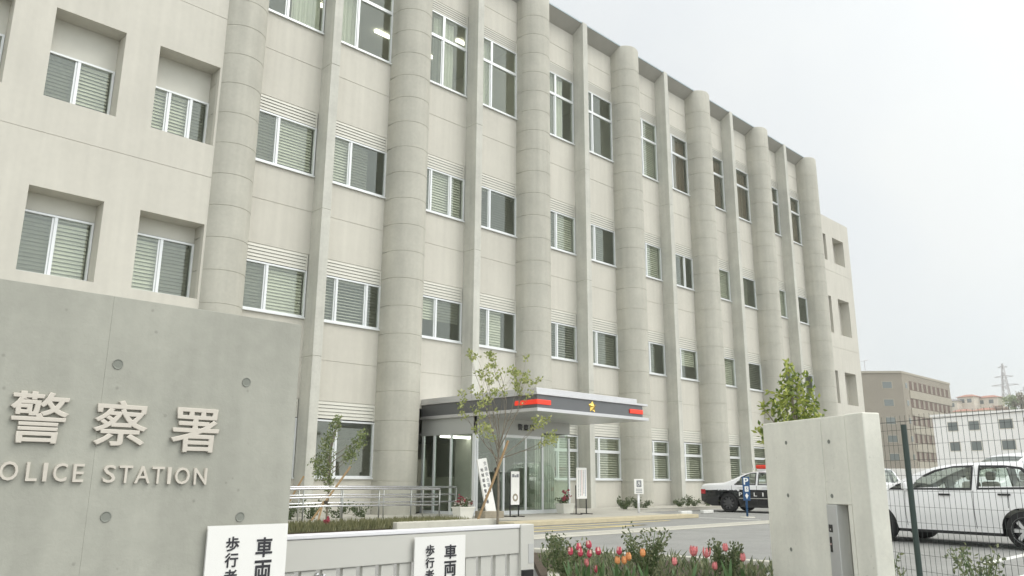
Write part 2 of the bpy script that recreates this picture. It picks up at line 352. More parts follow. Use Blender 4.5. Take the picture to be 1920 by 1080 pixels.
# flush walls at both ends with deep openings
def holed_wall(x0, x1, z0, z1, holes, y0, y1, joints):
    m = MB(); xs = sorted({x0, x1, *[h[0] for h in holes], *[h[1] for h in holes]}); zs = sorted({z0, z1, *joints, *[h[2] for h in holes], *[h[3] for h in holes]})
    for a, b in zip(xs, xs[1:]):
        z = z0
        cols = [h for h in holes if h[0] <= a+1e-6 and h[1] >= b-1e-6]
        stops = sorted([(h[2], h[3]) for h in cols]); cur = z0
        runs = []
        for (p, q) in stops: runs.append((cur, p)); cur = q
        runs.append((cur, z1))
        for p, q in runs:
            cc = [p]+[j for j in joints if p < j < q]+[q]
            for i, (c, d) in enumerate(zip(cc, cc[1:])):
                m.box(a, b, y0, y0+.012, c+(.006 if i else 0), d-(.006 if i < len(cc)-2 else 0)); 
            if q-p > .001: m.box(a, b, y0+.0125, y1, p, q)
    bmesh.ops.remove_doubles(m.bm, verts=m.bm.verts[:], dist=.0001)
    return m
LH = [(a, b, c, d) for a, b in ((3.65, 5.11), (5.88, 7.36), (1.42, 2.88)) for c, d in ((5.08, 6.9), (8.92, 11.02), (13.3, 15.4), (1.03, 3.03))]
P(holed_wall(-6, 7.72, -.05, 18.5, LH, FR, W+.15, [4.1, 8.1, 12.4, 16.4]), 'left_wing_wall', 'panel')
RH = [(41.78, 42.13, c, d) for c, d in ((12.98, 14.48), (8.87, 10.92), (5.07, 6.82), (1.0, 3.0))]+[(42.97, 44.42, c, d) for c, d in ((12.98, 14.48), (8.87, 10.92), (5.07, 6.82), (1.0, 3.0))]
P(holed_wall(41.4, 45.2, -.05, 15.58, RH, FR, W+.15, [4.1, 8.1, 12.4]), 'right_wing_wall', 'panel')
# rooms behind the windows
m = MB()
for z0, z1 in ((-.0, 3.2), (3.9, 7.1), (8.0, 11.25), (12.3, 16.8)):
    XE = 44.6 if z1 < 12 else 41.2
    m.mi = 0; m.box(-5.6, XE, W+5, W+5.2, z0, z1)
    m.mi = 1; m.box(-5.6, XE, W+.26, W+5, z0-.2, z0)
    m.mi = 0; m.box(-5.6, XE, W+.26, W+5, z1, z1+.15)
    m.mi = 0
    for xx in (2.9, 7.8, 18.9, 24.4, 29.8, 35.3, 41.1): m.box(xx-.06, xx+.06, W+.27, W+5, z0, z1)
P(m, 'interior', ['room', 'roomfloor'])
for z, xs in ((16.79, (9.2, 12.0, 14.8, 17.3)), (3.19, (21.3, 23.2, 27.5))):
    for xx in xs:
        m = MB(); m.box(xx-.45, xx+.45, W+1.6, W+1.72, z-.07, z); P(m, 'ceiling_light', 'lamp')
        m = MB(); m.box(xx-.45, xx+.45, W+3.2, W+3.32, z-.07, z); P(m, 'ceiling_light', 'lamp')

# ---- windows: frame > glass, blind, insect_screen
cache = {}
def win_meshes(wd, ht, mull, transom, key):
    if key in cache: return cache[key]
    f = MB(); t = .045; D0, D1 = -.012, .075
    f.box(0, t, D0, D1, 0, ht); f.box(wd-t, wd, D0, D1, 0, ht); f.box(t, wd-t, D0, D1, ht-t, ht); f.box(t, wd-t, D0-.012, D1, 0, .075); f.box(.0, wd, D0-.05, D0-.014, -.012, .03)
    zt = ht if not transom else transom
    if transom:
        f.box(t, wd-t, D0+.003, D1, transom-.05, transom+.05)
        f.box(wd*mull[0]-.05, wd*mull[0]+.05, D0+.006, D1, transom+.05, ht-t)
    for q in mull: f.box(wd*q-.032, wd*q+.032, D0+.008, D1-.01, .075, zt-(.05 if transom else t))
    for q in mull: f.box(wd*q-.075, wd*q-.034, D0+.035, D1-.012, .075, zt-(.05 if transom else t))
    g_ = MB(); g_.box(t, wd-t, .03, .036, .07, ht-t)
    s_ = MB(); a, b = (t, wd*mull[0]-.03); s_.poly([(a, .052, .08), (b, .052, .08), (b, .052, zt-t), (a, .052, zt-t)])
    s2 = MB(); a, b = (wd*mull[-1]+.03, wd-t); s2.poly([(a, .052, .08), (b, .052, .08), (b, .052, zt-t), (a, .052, zt-t)])
    cache[key] = (f.mesh('window', 'alu'), g_.mesh('glass', 'glass'), s_.mesh('insect_screen', 'screen'), s2.mesh('insect_screen', 'screen')); return cache[key]
def blind_mesh(x0, x1, z0, z1, key, tilt=62, pitch=.085):
    if key in cache: return cache[key]
    b = MB(); z = z0; h = .088
    dy, dz = h*.5*math.cos(R(tilt)), h*.5*math.sin(R(tilt))
    while z < z1: b.poly([(x0, .13-dy, z-dz), (x1, .13-dy, z-dz), (x1, .13+dy, z+dz), (x0, .13+dy, z+dz)]); z += pitch
    b.box(x0, x1, .13, .19, z1, z1+.03)
    cache[key] = b.mesh('blind', 'blind'); return cache[key]
def curtain_mesh(x0, x1, z0, z1, key, m='curtain'):
    if key in cache: return cache[key]
    b = MB(); n = 26; pts = [(x0+(x1-x0)*i/n, .18+.025*math.sin(i*2.4)) for i in range(n+1)]
    for (a, c), (d, e) in zip(pts, pts[1:]): b.poly([(a, c, z0), (d, e, z0), (d, e, z1), (a, c, z1)])
    cache[key] = b.mesh('curtain', m); return cache[key]
def louvre_mesh(wd, ht, key, deep):
    if key in cache: return cache[key]
    l_ = MB(); n = 5
    l_.box(0, .03, -.006, .06, 0, ht); l_.box(wd-.03, wd, -.006, .06, 0, ht); l_.mi = 1; l_.box(.03, wd-.03, .058, .07, 0, ht); l_.mi = 0
    for i in range(n):
        z = ht*(i+.15)/n; l_.poly([(.03, -.004, z), (wd-.03, -.004, z), (wd-.03, .016, z+ht/n*.93), (.03, .016, z+ht/n*.93)])
    cache[key] = l_.mesh('louvre_panel', ['louvre', 'joint']); return cache[key]
def put_window(x0, x1, z0, z1, mull, transom=None, blind='full', screen='left', y=W, kind=''):
    wd, ht = round(x1-x0, 3), round(z1-z0, 3); key = (wd, ht, tuple(mull), transom)
    fm, gm, sm, sm2 = win_meshes(wd, ht, mull, transom, key)
    f = PL(link('window', fm, None, (x0, y, z0))); link('glass', gm, f)
    if screen == 'left': link('insect_screen', sm, f)
    elif screen == 'right': link('insect_screen', sm2, f)
    zt = ht-.08
    if blind == 'full': link('blind', blind_mesh(.06, wd-.06, .12, zt, key+('bf',)), f)
    elif blind == 'open': link('blind', blind_mesh(.06, wd-.06, .12, zt, key+('bo',), 30), f)
    elif blind == 'halfup': link('blind', blind_mesh(.06, wd-.06, ht*.5, zt, key+('bh',)), f)
    elif blind == 'mostly': link('blind', blind_mesh(.06, wd*.72, .12, zt, key+('bm',)), f)
    elif blind == 'curtL': link('curtain', curtain_mesh(.06, wd*.45, .1, zt, key+('cl',)), f)
    elif blind == 'curtR': link('curtain', curtain_mesh(wd*.5, wd-.06, .1, zt, key+('cr',)), f)
    elif blind == 'curtM': link('curtain', curtain_mesh(wd*.3, wd*.75, .1, zt, key+('cm',)), f)
    elif blind == 'brown': link('curtain', curtain_mesh(.06, wd-.06, .1, zt, key+('cb',), 'darkblind'), f)
    return f
def put_louvre(x0, x1, z0, z1, y=W):
    o = PL(link('louvre_panel', louvre_mesh(round(x1-x0, 3), round(z1-z0, 3), ('lv', round(x1-x0, 3), round(z1-z0, 3)), 0), None, (x0, y, z0))); return o
B4 = {('L',0):'curtR',('R',0):'curtL',('L',1):'curtM',('R',1):'curtL',('L',2):'curtM',('R',2):'none',('L',3):'full',('R',3):'brown',('L',4):'brown',('R',4):'brown',('L',5):'brown',('R',5):'brown'}
for x0, x1, sd_, k in half:
    a, b = (x0+.12, x1-.03) if sd_ == 'L' else (x0+.03, x1-.12)
    mu = (.40,) if sd_ == 'R' else (.46,)
    if sd_ == 'L' and k == 0: mu = (.40,)
    # fourth storey
    put_window(a, b, 13.49, 16.12, mu, 1.76, B4[(sd_, k)], 'left' if sd_ == 'L' else 'none'); put_louvre(a, b, 16.13, 16.54)
    # third and second
    m3 = (.28, .70) if (sd_, k) in (('L',1),('R',3)) else mu
    put_window(a, b, 9.10, 10.56, m3, None, ('full', 'mostly', 'full', 'open')[(k*2+(sd_ == 'R')) % 4], 'left' if sd_ == 'L' else 'right'); put_louvre(a, b, 10.57, 11.02)
    m2 = (.30, .78) if (sd_, k) == ('R', 0) else mu
    put_window(a, b, 5.13, 6.43, m2, None, ('full', 'halfup', 'open', 'mostly')[(k+2*(sd_ == 'R')) % 4], 'right' if (k+(sd_ == 'R')) % 2 else 'left'); put_louvre(a, b, 6.44, 6.89)
    # ground floor
    if (sd_, k) in ENTR: continue
    if (sd_, k) == ('R', 0): put_window(a, b, 1.03, 2.54, (.42,), None, 'none', 'right')
    else: put_window(a, b, 1.03, 2.54, mu, 1.0, 'open' if k > 1 else 'none', 'left')
    put_louvre(a, b, 2.56, 3.02)
for a, b, c, d in LH:
    if c == 1.03: continue
    put_window(a+.01, b-.01, c+.03, {5.08: 6.5, 8.92: 10.2, 13.3: 14.9}[c], (.48,) if c != 8.92 or a < 5 else (.34, .7), None, 'full', 'left' if a < 5 else 'right', W-.06)
    m = MB(); m.box(a, b, W-.03, W+.1, {5.08: 6.52, 8.92: 10.22, 13.3: 14.92}[c], d); P(m, 'louvre_panel', 'louvre')
for a, b, c, d in RH:
    if b-a > 1: put_window(a+.01, a+.95, c+.02, d-.45, (.5,), None, 'none', 'left', W-.02)
    m = MB(); m.box(a+(.96 if b-a > 1 else 0), b, W-.02, W+.1, c, d) if b-a > 1 else m.box(a, b, W, W+.1, c, d); P(m, 'window_infill', 'panel' if b-a > 1 else 'dwin')

# ---- entrance canopy
CX0, CX1, CY = 14.47, 18.87, 13.85
m = MB(); m.box(CX0, CX1, CY, W, 2.79, 3.12); cn = P(m, 'entrance_canopy', 'canopy')
def CP(mb, name, mats): o = mb.obj(name, mats, cn); return o
m = MB(); m.box(CX0-.05, CX1+.2, CY-.05, W, 3.122, 3.18, .006); m.box(CX0-.02, CX1-.25, CY-.0, W, 3.182, 3.30, .01); CP(m, 'top_coping', 'silver')
m = MB(); m.box(CX0-.06, CX1+.2, CY-.07, W, 2.70, 2.788, .008); CP(m, 'bottom_trim', 'silver')
m = MB(); m.box(CX0-.035, CX0, CY-.0, CY+.78, 2.88, 3.0, .01); m.box(CX0-.035, CX0+.48, CY-.035, CY-.002, 2.88, 3.0, .01); CP(m, 'red_lamp', 'redlamp')
m = MB(); m.box(CX1-.62, CX1-.02, CY-.035, CY-.002, 2.88, 3.0, .01); CP(m, 'red_lamp', 'redlamp')
m = MB(); cx, cz, rr = 16.62, 2.955, .17; cv = (cx, CY-.075, cz)
ring = [(cx+(rr if i % 2 == 0 else rr*.58)*math.sin(i*math.pi/5), CY-.003, cz+(rr if i % 2 == 0 else rr*.58)*math.cos(i*math.pi/5)) for i in range(10)]
for i in range(10): m.poly([ring[i], ring[(i+1) % 10], cv])
m.poly(ring); CP(m, 'star_emblem', 'gold')
# ---- glazed entrance vestibule
VX0, VX1, VY = 14.5, 18.35, 16.2
m = MB(); m.box(VX0, VX0+.06, VY, W, 2.24, 2.70); m.box(VX0+.0, 17.2, VY, VY+.06, 2.26, 2.70); m.box(17.2, VX1, VY, VY+.06, 2.36, 2.70); m.box(VX1-.06, VX1, VY+.06, W, 2.36, 2.70)
vs = P(m, 'entrance_vestibule', 'canlite')
def VP(mb, name, mats): return mb.obj(name, mats, vs)
m = MB()
for yy, wd in ((W-.12, .08), (W-.62, .07), (W-1.35, .06), (VY, .10)): m.box(VX0-.005, VX0+.05, yy, yy+wd, .1, 2.238)
for xx in (VX0+.06, 15.55, 16.42, 17.12, 18.28): m.box(xx, xx+.065, VY-.006, VY+.05, .1, 2.25)
m.box(VX0, VX1, VY-.003, VY+.05, .1, .2); m.box(VX0+.003, VX0+.05, VY+.1, W, .1, .18); m.box(VX1-.055, VX1, VY+.06, W, .1, .2); m.box(15.6, 17.1, VY-.002, VY+.05, 2.18, 2.255)
VP(m, 'door_frame', 'alu')
m = MB(); m.box(VX0+.02, VX0+.03, VY+.1, W, .18, 2.24); VP(m, 'glass', 'clear')
m = MB(); m.box(VX0+.13, VX1-.07, VY+.015, VY+.025, .2, 2.26); VP(m, 'glass', 'clear')
m = MB(); m.box(VX1-.035, VX1-.025, VY+.06, W, .2, 2.36); VP(m, 'glass', 'clear')
m = MB(); m.box(VX0+.07, VX1-.1, VY+.1, W+4.8, 2.27, 2.33); VP(m, 'ceiling', 'canlite')
m = MB(); m.box(VX0+.4, VX0+1.5, W-.5, W-.35, 2.21, 2.262); VP(m, 'ceiling_light', 'lamp')
m = MB()
for i in range(22):
    x = 17.35+.04*i; m.box(x, x+.034, VY+.5+.02*(i % 2), VY+.52+.02*(i % 2), .2, 2.25)
VP(m, 'curtain', 'curtain')
m = MB(); m.box(15.3, 17.0, W+1.2, W+1.7, .1, 1.1); m.box(14.8, 15.2, W+.6, W+.9, .1, 1.6); VP(m, 'reception_counter', 'roomfloor')
for i, ch in enumerate('警察署'): text('lettering', ch, 16.12+.24*i, 16.31+.24*i, 2.40, 2.58, .02, 'dark', vs, .012, VY-.002)
m = MB(); m.box(14.85, 15.35, VY+.3, VY+.34, .25, 1.75); VP(m, 'notice_panel', 'dark')
o = None

# ================================================================== SIGN WALL (left foreground)
SY = 3.9
sw = thing('sign_wall', 'bare grey concrete sign wall with raised kanji and metal letters reading POLICE STATION', 'wall', (0, SY, -.47))
def SWP(o): o.parent = sw; o.matrix_parent_inverse = Matrix.Translation((0, -SY, .47)); return o
m = MB()
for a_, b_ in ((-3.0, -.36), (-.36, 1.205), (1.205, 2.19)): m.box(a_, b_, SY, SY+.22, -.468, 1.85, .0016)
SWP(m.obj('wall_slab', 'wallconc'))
for i, (x, z) in enumerate(((1.257,1.533),(1.894,1.505),(1.285,.85),(1.92,.833),(.62,1.53),(.62,.86),(-.02,1.53),(-.02,.86))):
    m = MB(); m.lathe([(.0, -.0015), (.017, -.0015), (.0225, -.004), (.0235, -.0025)], 20, (x, SY-.0, z), 'y'); SWP(m.obj('form_tie_plug', 'cone'))
for ch, a, b, c, d in (('警', .846, 1.076, 1.161, 1.381), ('察', 1.182, 1.417, 1.161, 1.367), ('署', 1.53, 1.764, 1.141, 1.354)):
    SWP(text('letter', ch, a, b, c, d, .016, 'letter', None, 0, SY-.001, .013))
for ch, a, b in (('P', .765, .815), ('O', .843, .912), ('L', .942, .985), ('I', 1.006, 1.022), ('C', 1.045, 1.1), ('E', 1.124, 1.168), ('S', 1.249, 1.301), ('T', 1.316, 1.374), ('A', 1.385, 1.455), ('T', 1.462, 1.518), ('I', 1.535, 1.551), ('O', 1.57, 1.64), ('N', 1.662, 1.725)):
    zz = 1.006-(a-.86)*.02; SWP(text('letter', ch, a, b, zz, zz+.078, .014, 'letter', None, .006, SY-.001))
def notice(x0, x1, z0, z1, y, label, lay, warp=0):
    t = thing('notice_board', label, 'sign', ((x0+x1)/2, y, z0)); cx, wd = (x0+x1)/2, x1-x0
    m = MB(); n = 10
    for i in range(n):
        a0, a1 = i/n, (i+1)/n; f_ = lambda q: -.012-warp*math.sin(q*math.pi)
        A = [(a*wd-wd/2, f_(a)) for a in (a0, a1)]
        m.poly([(A[0][0], A[0][1], 0), (A[1][0], A[1][1], 0), (A[1][0], A[1][1], z1-z0), (A[0][0], A[0][1], z1-z0)])
        m.poly([(A[0][0], A[0][1]+.01, 0), (A[0][0], A[0][1]+.01, z1-z0), (A[1][0], A[1][1]+.01, z1-z0), (A[1][0], A[1][1]+.01, 0)])
    m.box(-wd/2, wd/2, -.0015, .0, 0, z1-z0); m.obj('sheet', 'board', t)
    for ch, a, b, c, d in lay: text('lettering', ch, a-cx, b-cx, c-z0, d-z0, .002, 'black', t, 0, -.0132-warp, .02)
    return t
notice(1.75, 2.175, -.15, .795, SY-.016, 'white notice board with black kanji screwed to the concrete sign wall', [('車', 2.004, 2.094, .637, .732), ('両', 2.004, 2.094, .52, .622), ('歩', 1.846, 1.914, .673, .742), ('行', 1.846, 1.914, .598, .666), ('者', 1.846, 1.914, .52, .588)])

# ================================================================== GATE
GY = 4.8
gt = thing('sliding_gate', 'pale grey sliding metal gate of upright slats below a deep top panel', 'gate', (3.6, GY, -.47))
def GP(o): o.parent = gt; o.matrix_parent_inverse = Matrix.Translation((-3.6, -GY, .47)); return o
m = MB(); m.box(1.2, 4.80, GY, GY+.06, .438, .635, .006); GP(m.obj('top_panel', 'gate'))
m = MB(); m.box(1.2, 4.80, GY-.008, GY+.07, .637, .668, .006); GP(m.obj('top_rail', 'gatewhite'))
x = 1.25
while x < 4.75:
    m = MB(); m.box(x, x+.108, GY+.012, GY+.05, -.40, .436, .004); GP(m.obj('slat', 'gate')); x += .157
m = MB(); m.box(1.2, 4.80, GY, GY+.06, -.46, -.402); GP(m.obj('bottom_rail', 'gate'))
m = MB(); m.box(4.802, 4.955, GY-.02, GY+.09, -.46, .665, .006); ep = GP(m.obj('end_post', 'gate'))
m = MB(); m.box(4.885, 4.945, GY-.024, GY-.0205, .36, .51); m.obj('strike_plate', 'greypanel', ep)
m = MB(); m.box(4.80, 4.92, GY-.05, GY-.0205, .255, .312, .004); m.obj('lock_box', 'blackm', ep)
m = MB(); m.lathe([(0, -.02), (.012, -.018), (.014, 0)], 12, (2.93, GY+.008, .41), 'y'); m.lathe([(0, -.02), (.012, -.018), (.014, 0)], 12, (2.98, GY+.008, .40), 'y'); GP(m.obj('bolt_head', 'chrome'))
notice(3.70, 4.185, -.35, .612, GY-.022, 'white notice sheet with black kanji hung on the sliding gate', [('車', 3.969, 4.085, .449, .549), ('両', 3.969, 4.085, .325, .433), ('歩', 3.793, 3.874, .476, .556), ('行', 3.793, 3.874, .395, .470), ('者', 3.793, 3.874, .305, .385)], .012)

# ================================================================== GATE PIER (right foreground)
pr_ = thing('gate_pier', 'beige cast concrete gate pier with an intercom recess cut in its face', 'wall', (7.3, 3.4, -.47))
A = Vector((7.68, 4.10)); B = Vector((6.955, 2.79)); D_ = (B-A).normalized(); LN = (B-A).length
N_ = Vector((-D_.y, D_.x)); 
if N_.x > 0: N_ = -N_            # outward, towards the gate
ang = math.atan2(D_.y, D_.x); MT = Matrix.Translation((A.x, A.y, 0)) @ Matrix.Rotation(ang, 4, 'Z')   # local x along the face; +y is inward or outward
sgn = 1 if (Matrix.Rotation(ang, 4, 'Z') @ Vector((0, 1, 0))).xy.dot(N_) > 0 else -1
PIv = Matrix.Translation((-7.3, -3.4, .47))
def PP(mb, name, mats, parent=None):
    me = mb.mesh(name, mats); me.transform(MT); o = link(name, me, None)
    if parent: o.parent = parent
    else: o.parent = pr_; o.matrix_parent_inverse = PIv
    return o
def pb(m, x0, x1, d0, d1, z0, z1, bev=0):    # d is depth into the pier
    y0, y1 = sorted((-sgn*d0, -sgn*d1)); return m.box(x0, x1, y0, y1, z0, z1, bev)
m = MB(); RX0, RX1 = .62*LN, .80*LN
pb(m, -.03, RX0-.02, 0, .17, -.468, 1.60, .008); pb(m, RX0-.015, .834*LN, 0, .17, .825, 1.597, .006); pb(m, RX1, .834*LN, 0, .17, -.468, .824); pb(m, RX0-.02, RX1, .12, .17, -.468, .824)
pb(m, .838*LN, LN, -.006, .17, -.468, 1.603, .01)
PP(m, 'pier_body', 'gateconc')
m = MB(); pb(m, RX0-.005, RX0+.135, -.02, .1, -.46, .822, .006); bx = PP(m, 'intercom_box', 'greypanel')
m = MB(); pb(m, RX0+.012, RX0+.062, -.0235, -.0205, .585, .65); PP(m, 'speaker_grille', 'dark', bx)
m = MB(); pb(m, RX0+.012, RX0+.040, -.0235, -.0205, .415, .545); PP(m, 'call_panel', 'dark', bx)
m = MB(); pb(m, RX0+.030, RX0+.042, -.0265, -.0236, .60, .615); pb(m, RX0+.018, RX0+.034, -.0265, -.0236, .475, .49); PP(m, 'call_button', 'chrome', bx)
for s_, z in ((.241,1.393),(.678,1.375),(.221,.89),(.664,.897),(.21,.386)):
    m = MB(); y = sgn*.0015; m.lathe([(0, y), (.014, y), (.018, y*2.4), (.019, y*1.5)], 18, (s_*LN, 0, z), 'y'); PP(m, 'form_tie_plug', 'cone')

# ================================================================== MESH FENCE
fp = [(7.22, 2.72), (6.37, 2.28), (5.78, -.4)]
F0, F1 = Vector((7.215, 2.758)), Vector((6.590, 1.504)); FD = (F1-F0).normalized(); FLn = 3.6
fn = thing('mesh_fence', 'black welded wire mesh fence with spiked top beside the gate pier', 'fence', (6.9, 2.7, -.47))
FI = Matrix.Translation((-6.9, -2.7, .47))
def FP(o): o.parent = fn; o.matrix_parent_inverse = FI; return o
def fpt(s, z, off=0): p = F0+FD*s; q = Vector((-FD.y, FD.x))*off; return (p.x+q.x, p.y+q.y, z)
m = MB(); s = .03
while s < FLn:
    m.tube([fpt(s, -.35), fpt(s, 1.57)], .0016, 4); s += .052
z = -.3
while z < 1.55:
    m.tube([fpt(0, z, .004), fpt(FLn, z, .004)], .0016, 4); z += .125
for z in (1.52, -.32): m.tube([fpt(0, z, .006), fpt(FLn, z, .006)], .0028, 4)
FP(m.obj('wire_panel', 'fence'))
for s in (.30, 2.3):
    m = MB(); m.tube([fpt(s, -.468, -.03), fpt(s, 1.49, -.03)], .023, 10); FP(m.obj('post', 'fencepost'))

# ================================================================== RAMP HANDRAILS
def handrail(y, xs, zg, label, z1=.79):
    t = thing('handrail', label, 'handrail', (xs[0], y, zg)); L = xs[-1]-xs[0]
    for nm, z in (('top_rail', z1), ('middle_rail', z1-.18), ('lower_rail', z1-.36)):
        m = MB(); e = L if nm == 'top_rail' else L-.05
        m.tube([(-.6, 0, z-zg-.01), (L*.35, 0, z-zg+.02), (e, 0, z-zg)], .024 if nm == 'top_rail' else .019, 8); m.obj(nm, 'rail', t, True)
    for x in xs:
        m = MB(); m.tube([(x-xs[0], 0, 0), (x-xs[0], 0, z1-zg-.02)], .017, 8); m.obj('post', 'post', t, True)
handrail(15.2, [7.6, 8.85, 9.8, 10.75, 11.65, 12.5], .1, 'nearer stainless ramp handrail running above the planting strip', .80)
handrail(16.35, [8.2, 9.4, 10.5, 11.7, 12.9, 14.0], .1, 'farther stainless ramp handrail close to the station wall', .83)
g = MB(); g.prism([(7, 13.9), (12.2, 13.9), (12.6, 15.1), (7, 15.1)], .005, .03); struct(g.obj('planting_strip', 'soil'))
g = MB(); g.box(10.2, 12.95, 13.75, 14.0, .006, .16, .02); struct(g.obj('kerb', 'kerb'))

# ================================================================== PLANTS
def branch(m, p, d, ln, r, depth, spread, tips, grav=0.0, nseg=3):
    pts = [Vector(p)]; dd = d.normalized(); rs = [r]
    for i in range(nseg):
        dd = (dd+rv()*.13+Vector((0, 0, grav))).normalized(); pts.append(pts[-1]+dd*ln/nseg); rs.append(r*(1-.42*(i+1)/nseg))
    m.tube(pts, rs, 5); tips.append((pts[-1], dd, depth))
    if depth:
        for k in range(rng.choice((2, 3))):
            q = pts[-1] if k else pts[-2]; nd = (dd+rv()*spread).normalized()
            branch(m, q, nd, ln*rng.uniform(.55, .8), rs[-1]*.8, depth-1, spread, tips, grav, nseg)
    return tips
def leaves_at(m, p, n, rad, ln, w, up=.2):
    for _ in range(n):
        q = Vector(p)+rv()*rad*rng.random()**.5; d = (rv()+Vector((0, 0, up))).normalized(); m.leaf(q, d, (d.orthogonal()+rv()*.6).normalized(), ln*rng.uniform(.7, 1.25), w*rng.uniform(.8, 1.2))
# slender flowering dogwood before the entrance
t = thing('dogwood_tree', 'slender young tree with sparse pale green leaf tufts before the entrance canopy', 'tree', (12.95, 13.65, .0))
m = MB(); tips = []
m.tube([(0,0,0), (.02,0,.7), (0,.01,1.4), (.03,0,1.75)], [.032, .028, .024, .02], 8)
for a, e, ln, st in ((200,1.5,.95,1.55),(330,2.2,.95,1.7),(20,2.6,1.0,1.75),(100,3.0,1.05,1.75),(250,2.6,1.0,1.72),(160,.85,.8,1.45),(340,.8,.75,1.5),(210,.6,.75,1.3),(310,.35,.75,1.5),(60,1.6,.9,1.6),(280,3.4,1.1,1.75)):
    d = Vector((math.cos(R(a)), math.sin(R(a)), e)); branch(m, (.015, 0, st), d, ln, .014, 2, .42, tips, .04)
m.obj('trunk', 'bark', t)
m = MB()
for p, d, dp in tips:
    if dp < 2: leaves_at(m, p, 15 if dp == 0 else 4, .09, .085, .045, .5)
m.obj('crown', 'leaf_dog', t, 'leaf')
s = thing('tree_stake', 'long wooden pole propped slantwise against the dogwood before the entrance', 'stake', (12.45, 13.85, 0))
m = MB(); m.tube([(0,0,0), (.22,-.31,.95), (.43,-.60,1.9)], .028, 8); m.obj('pole', 'stake', s)
m = MB(); m.lathe([(.05,-.05),(.065,0),(.05,.05)], 10, (.46,-.2,1.25)); m.obj('rope_tie', 'rope', s)
# young evergreen behind the gate
t = thing('evergreen_sapling', 'young narrow evergreen with small olive leaves staked behind the gate', 'tree', (10.2, 16.45, .08))
m = MB(); m.tube([(0,0,0),(.02,0,.8),(.0,0,1.5),(.12,-.05,2.2)], [.025,.022,.017,.008], 7)
cl = [(-.16,.15,1.05,.2),(-.05,0,1.15,.18),(-.22,.2,1.3,.22),(-.06,.06,1.45,.22),(-.08,.05,1.7,.2),(0,0,1.9,.18),(.05,-.05,2.12,.17),(.1,-.08,2.3,.12),(.35,-.35,1.55,.22),(.48,-.45,1.78,.2),(.55,-.5,1.95,.16),(.3,-.3,1.4,.18),(.02,0,.75,.13),(0,0,.9,.15)]
for cxx, cyy, czz, rr in cl: m.tube([(0,0,czz*.72), (cxx*.6,cyy*.6,czz*.88), (cxx,cyy,czz)], [.011,.008,.004], 5)
m.obj('trunk', 'bark', t); m = MB()
for cxx, cyy, czz, rr in cl: leaves_at(m, (cxx, cyy, czz), int(120*rr/.2), rr*.95, .07, .032, .3)
m.obj('crown', 'leaf_ol', t, 'leaf')
s = thing('tree_stake', 'pair of short wooden poles crossed under the young evergreen behind the gate', 'stake', (9.97, 16.27, .08))
m = MB(); m.tube([(-.2,.15,0),(.25,-.1,.75),(.52,-.25,1.22)], .024, 8); m.tube([(-.62,.55,.3),(-.35,.3,1.0)], .022, 8); m.tube([(-.1,0,.0),(.05,.05,.45)], .022, 8); m.obj('pole', 'stake', s)
m = MB(); m.lathe([(.035,-.04),(.045,0),(.035,.04)], 10, (.07,-.02,.42)); m.obj('rope_tie', 'rope', s)
# leafy bush behind the pier
t = thing('broadleaf_tree', 'dense yellow green broadleaf tree rising behind the concrete gate pier', 'tree', (10.5, 5.15, 0))
m = MB(); m.tube([(0,0,0),(.02,0,.7),(0,.02,1.3),(-.03,0,2.0)], [.05,.045,.035,.015], 8)
cl = [(0,0,2.42,.16),(-.03,.02,2.58,.09),(.06,-.05,2.3,.22),(-.1,.1,2.18,.2),(.15,-.15,2.16,.17),(0,0,2.02,.3),(.17,-.15,1.95,.21),(-.16,.15,1.98,.22),(.12,-.1,1.75,.3),(.2,-.18,1.72,.2),(-.02,.02,1.72,.25),(.05,-.05,1.5,.32),(-.1,.1,1.3,.3),(.2,-.2,1.3,.3),(-.3,.3,2.02,.06),(-.34,.32,1.72,.09),(-.3,.28,1.58,.1)]
for cxx, cyy, czz, rr in cl: m.tube([(0,0,czz*.6), (cxx*.5,cyy*.5,czz*.85), (cxx,cyy,czz)], [.018,.012,.005], 5)
m.obj('trunk', 'bark', t); m = MB()
for cxx, cyy, czz, rr in cl: leaves_at(m, (cxx, cyy, czz), int(1550*rr*rr)+14, rr*.98, .09, .038, .25)
m.obj('crown', 'leaf_bush', t, 'leaf')
# low shrubs along the facade
def shrub(name, label, loc, h, wd, n, mt, ln=.06, group=None, cat='shrub', stems=7, bare=0):
    t = thing(name, label, cat, loc, 0, group); m = MB(); ml = MB()
    for i in range(stems):
        a = rng.uniform(0, 6.28); d = Vector((math.cos(a)*wd, math.sin(a)*wd, h*rng.uniform(.75, 1.1))); p = [Vector((0,0,0))+d*.02]
        q1, q2 = d*.5+rv()*.03, d*.82+rv()*.04; m.tube([(d.x*.1, d.y*.1, 0), q1, q2], [.006, .005, .003], 4)
        for j in range(n//stems):
            u_ = rng.uniform(bare, 1); p = (q1*(u_*2) if u_ < .5 else q1.lerp(q2, (u_-.5)*2))+rv()*wd*.22; dd = (rv()+Vector((0,0,.3))).normalized()
            ml.leaf(p, dd, (dd.orthogonal()+rv()*.6).normalized(), ln*rng.uniform(.6, 1.3), ln*.5)
    m.obj('stem', 'stem', t); ml.obj('foliage', mt, t, 'leaf'); return t
low = [(21.75,16.8,.42),(22.15,17.15,.3),(22.9,17.2,.35),(23.3,17.2,.26),(26.2,17.3,.45),(26.6,17.3,.3),(27.6,17.3,.35),(28.6,17.3,.5),(29.0,17.3,.3),(25.7,17.3,.25),(31.5,17.3,.4)]
for x, y, h in low: shrub('low_shrub', 'small dark shrub in the row planted along the foot of the station wall', (x, y, .1), h, .28, 210, 'leaf_low', .07, 'low shrubs along the station wall')
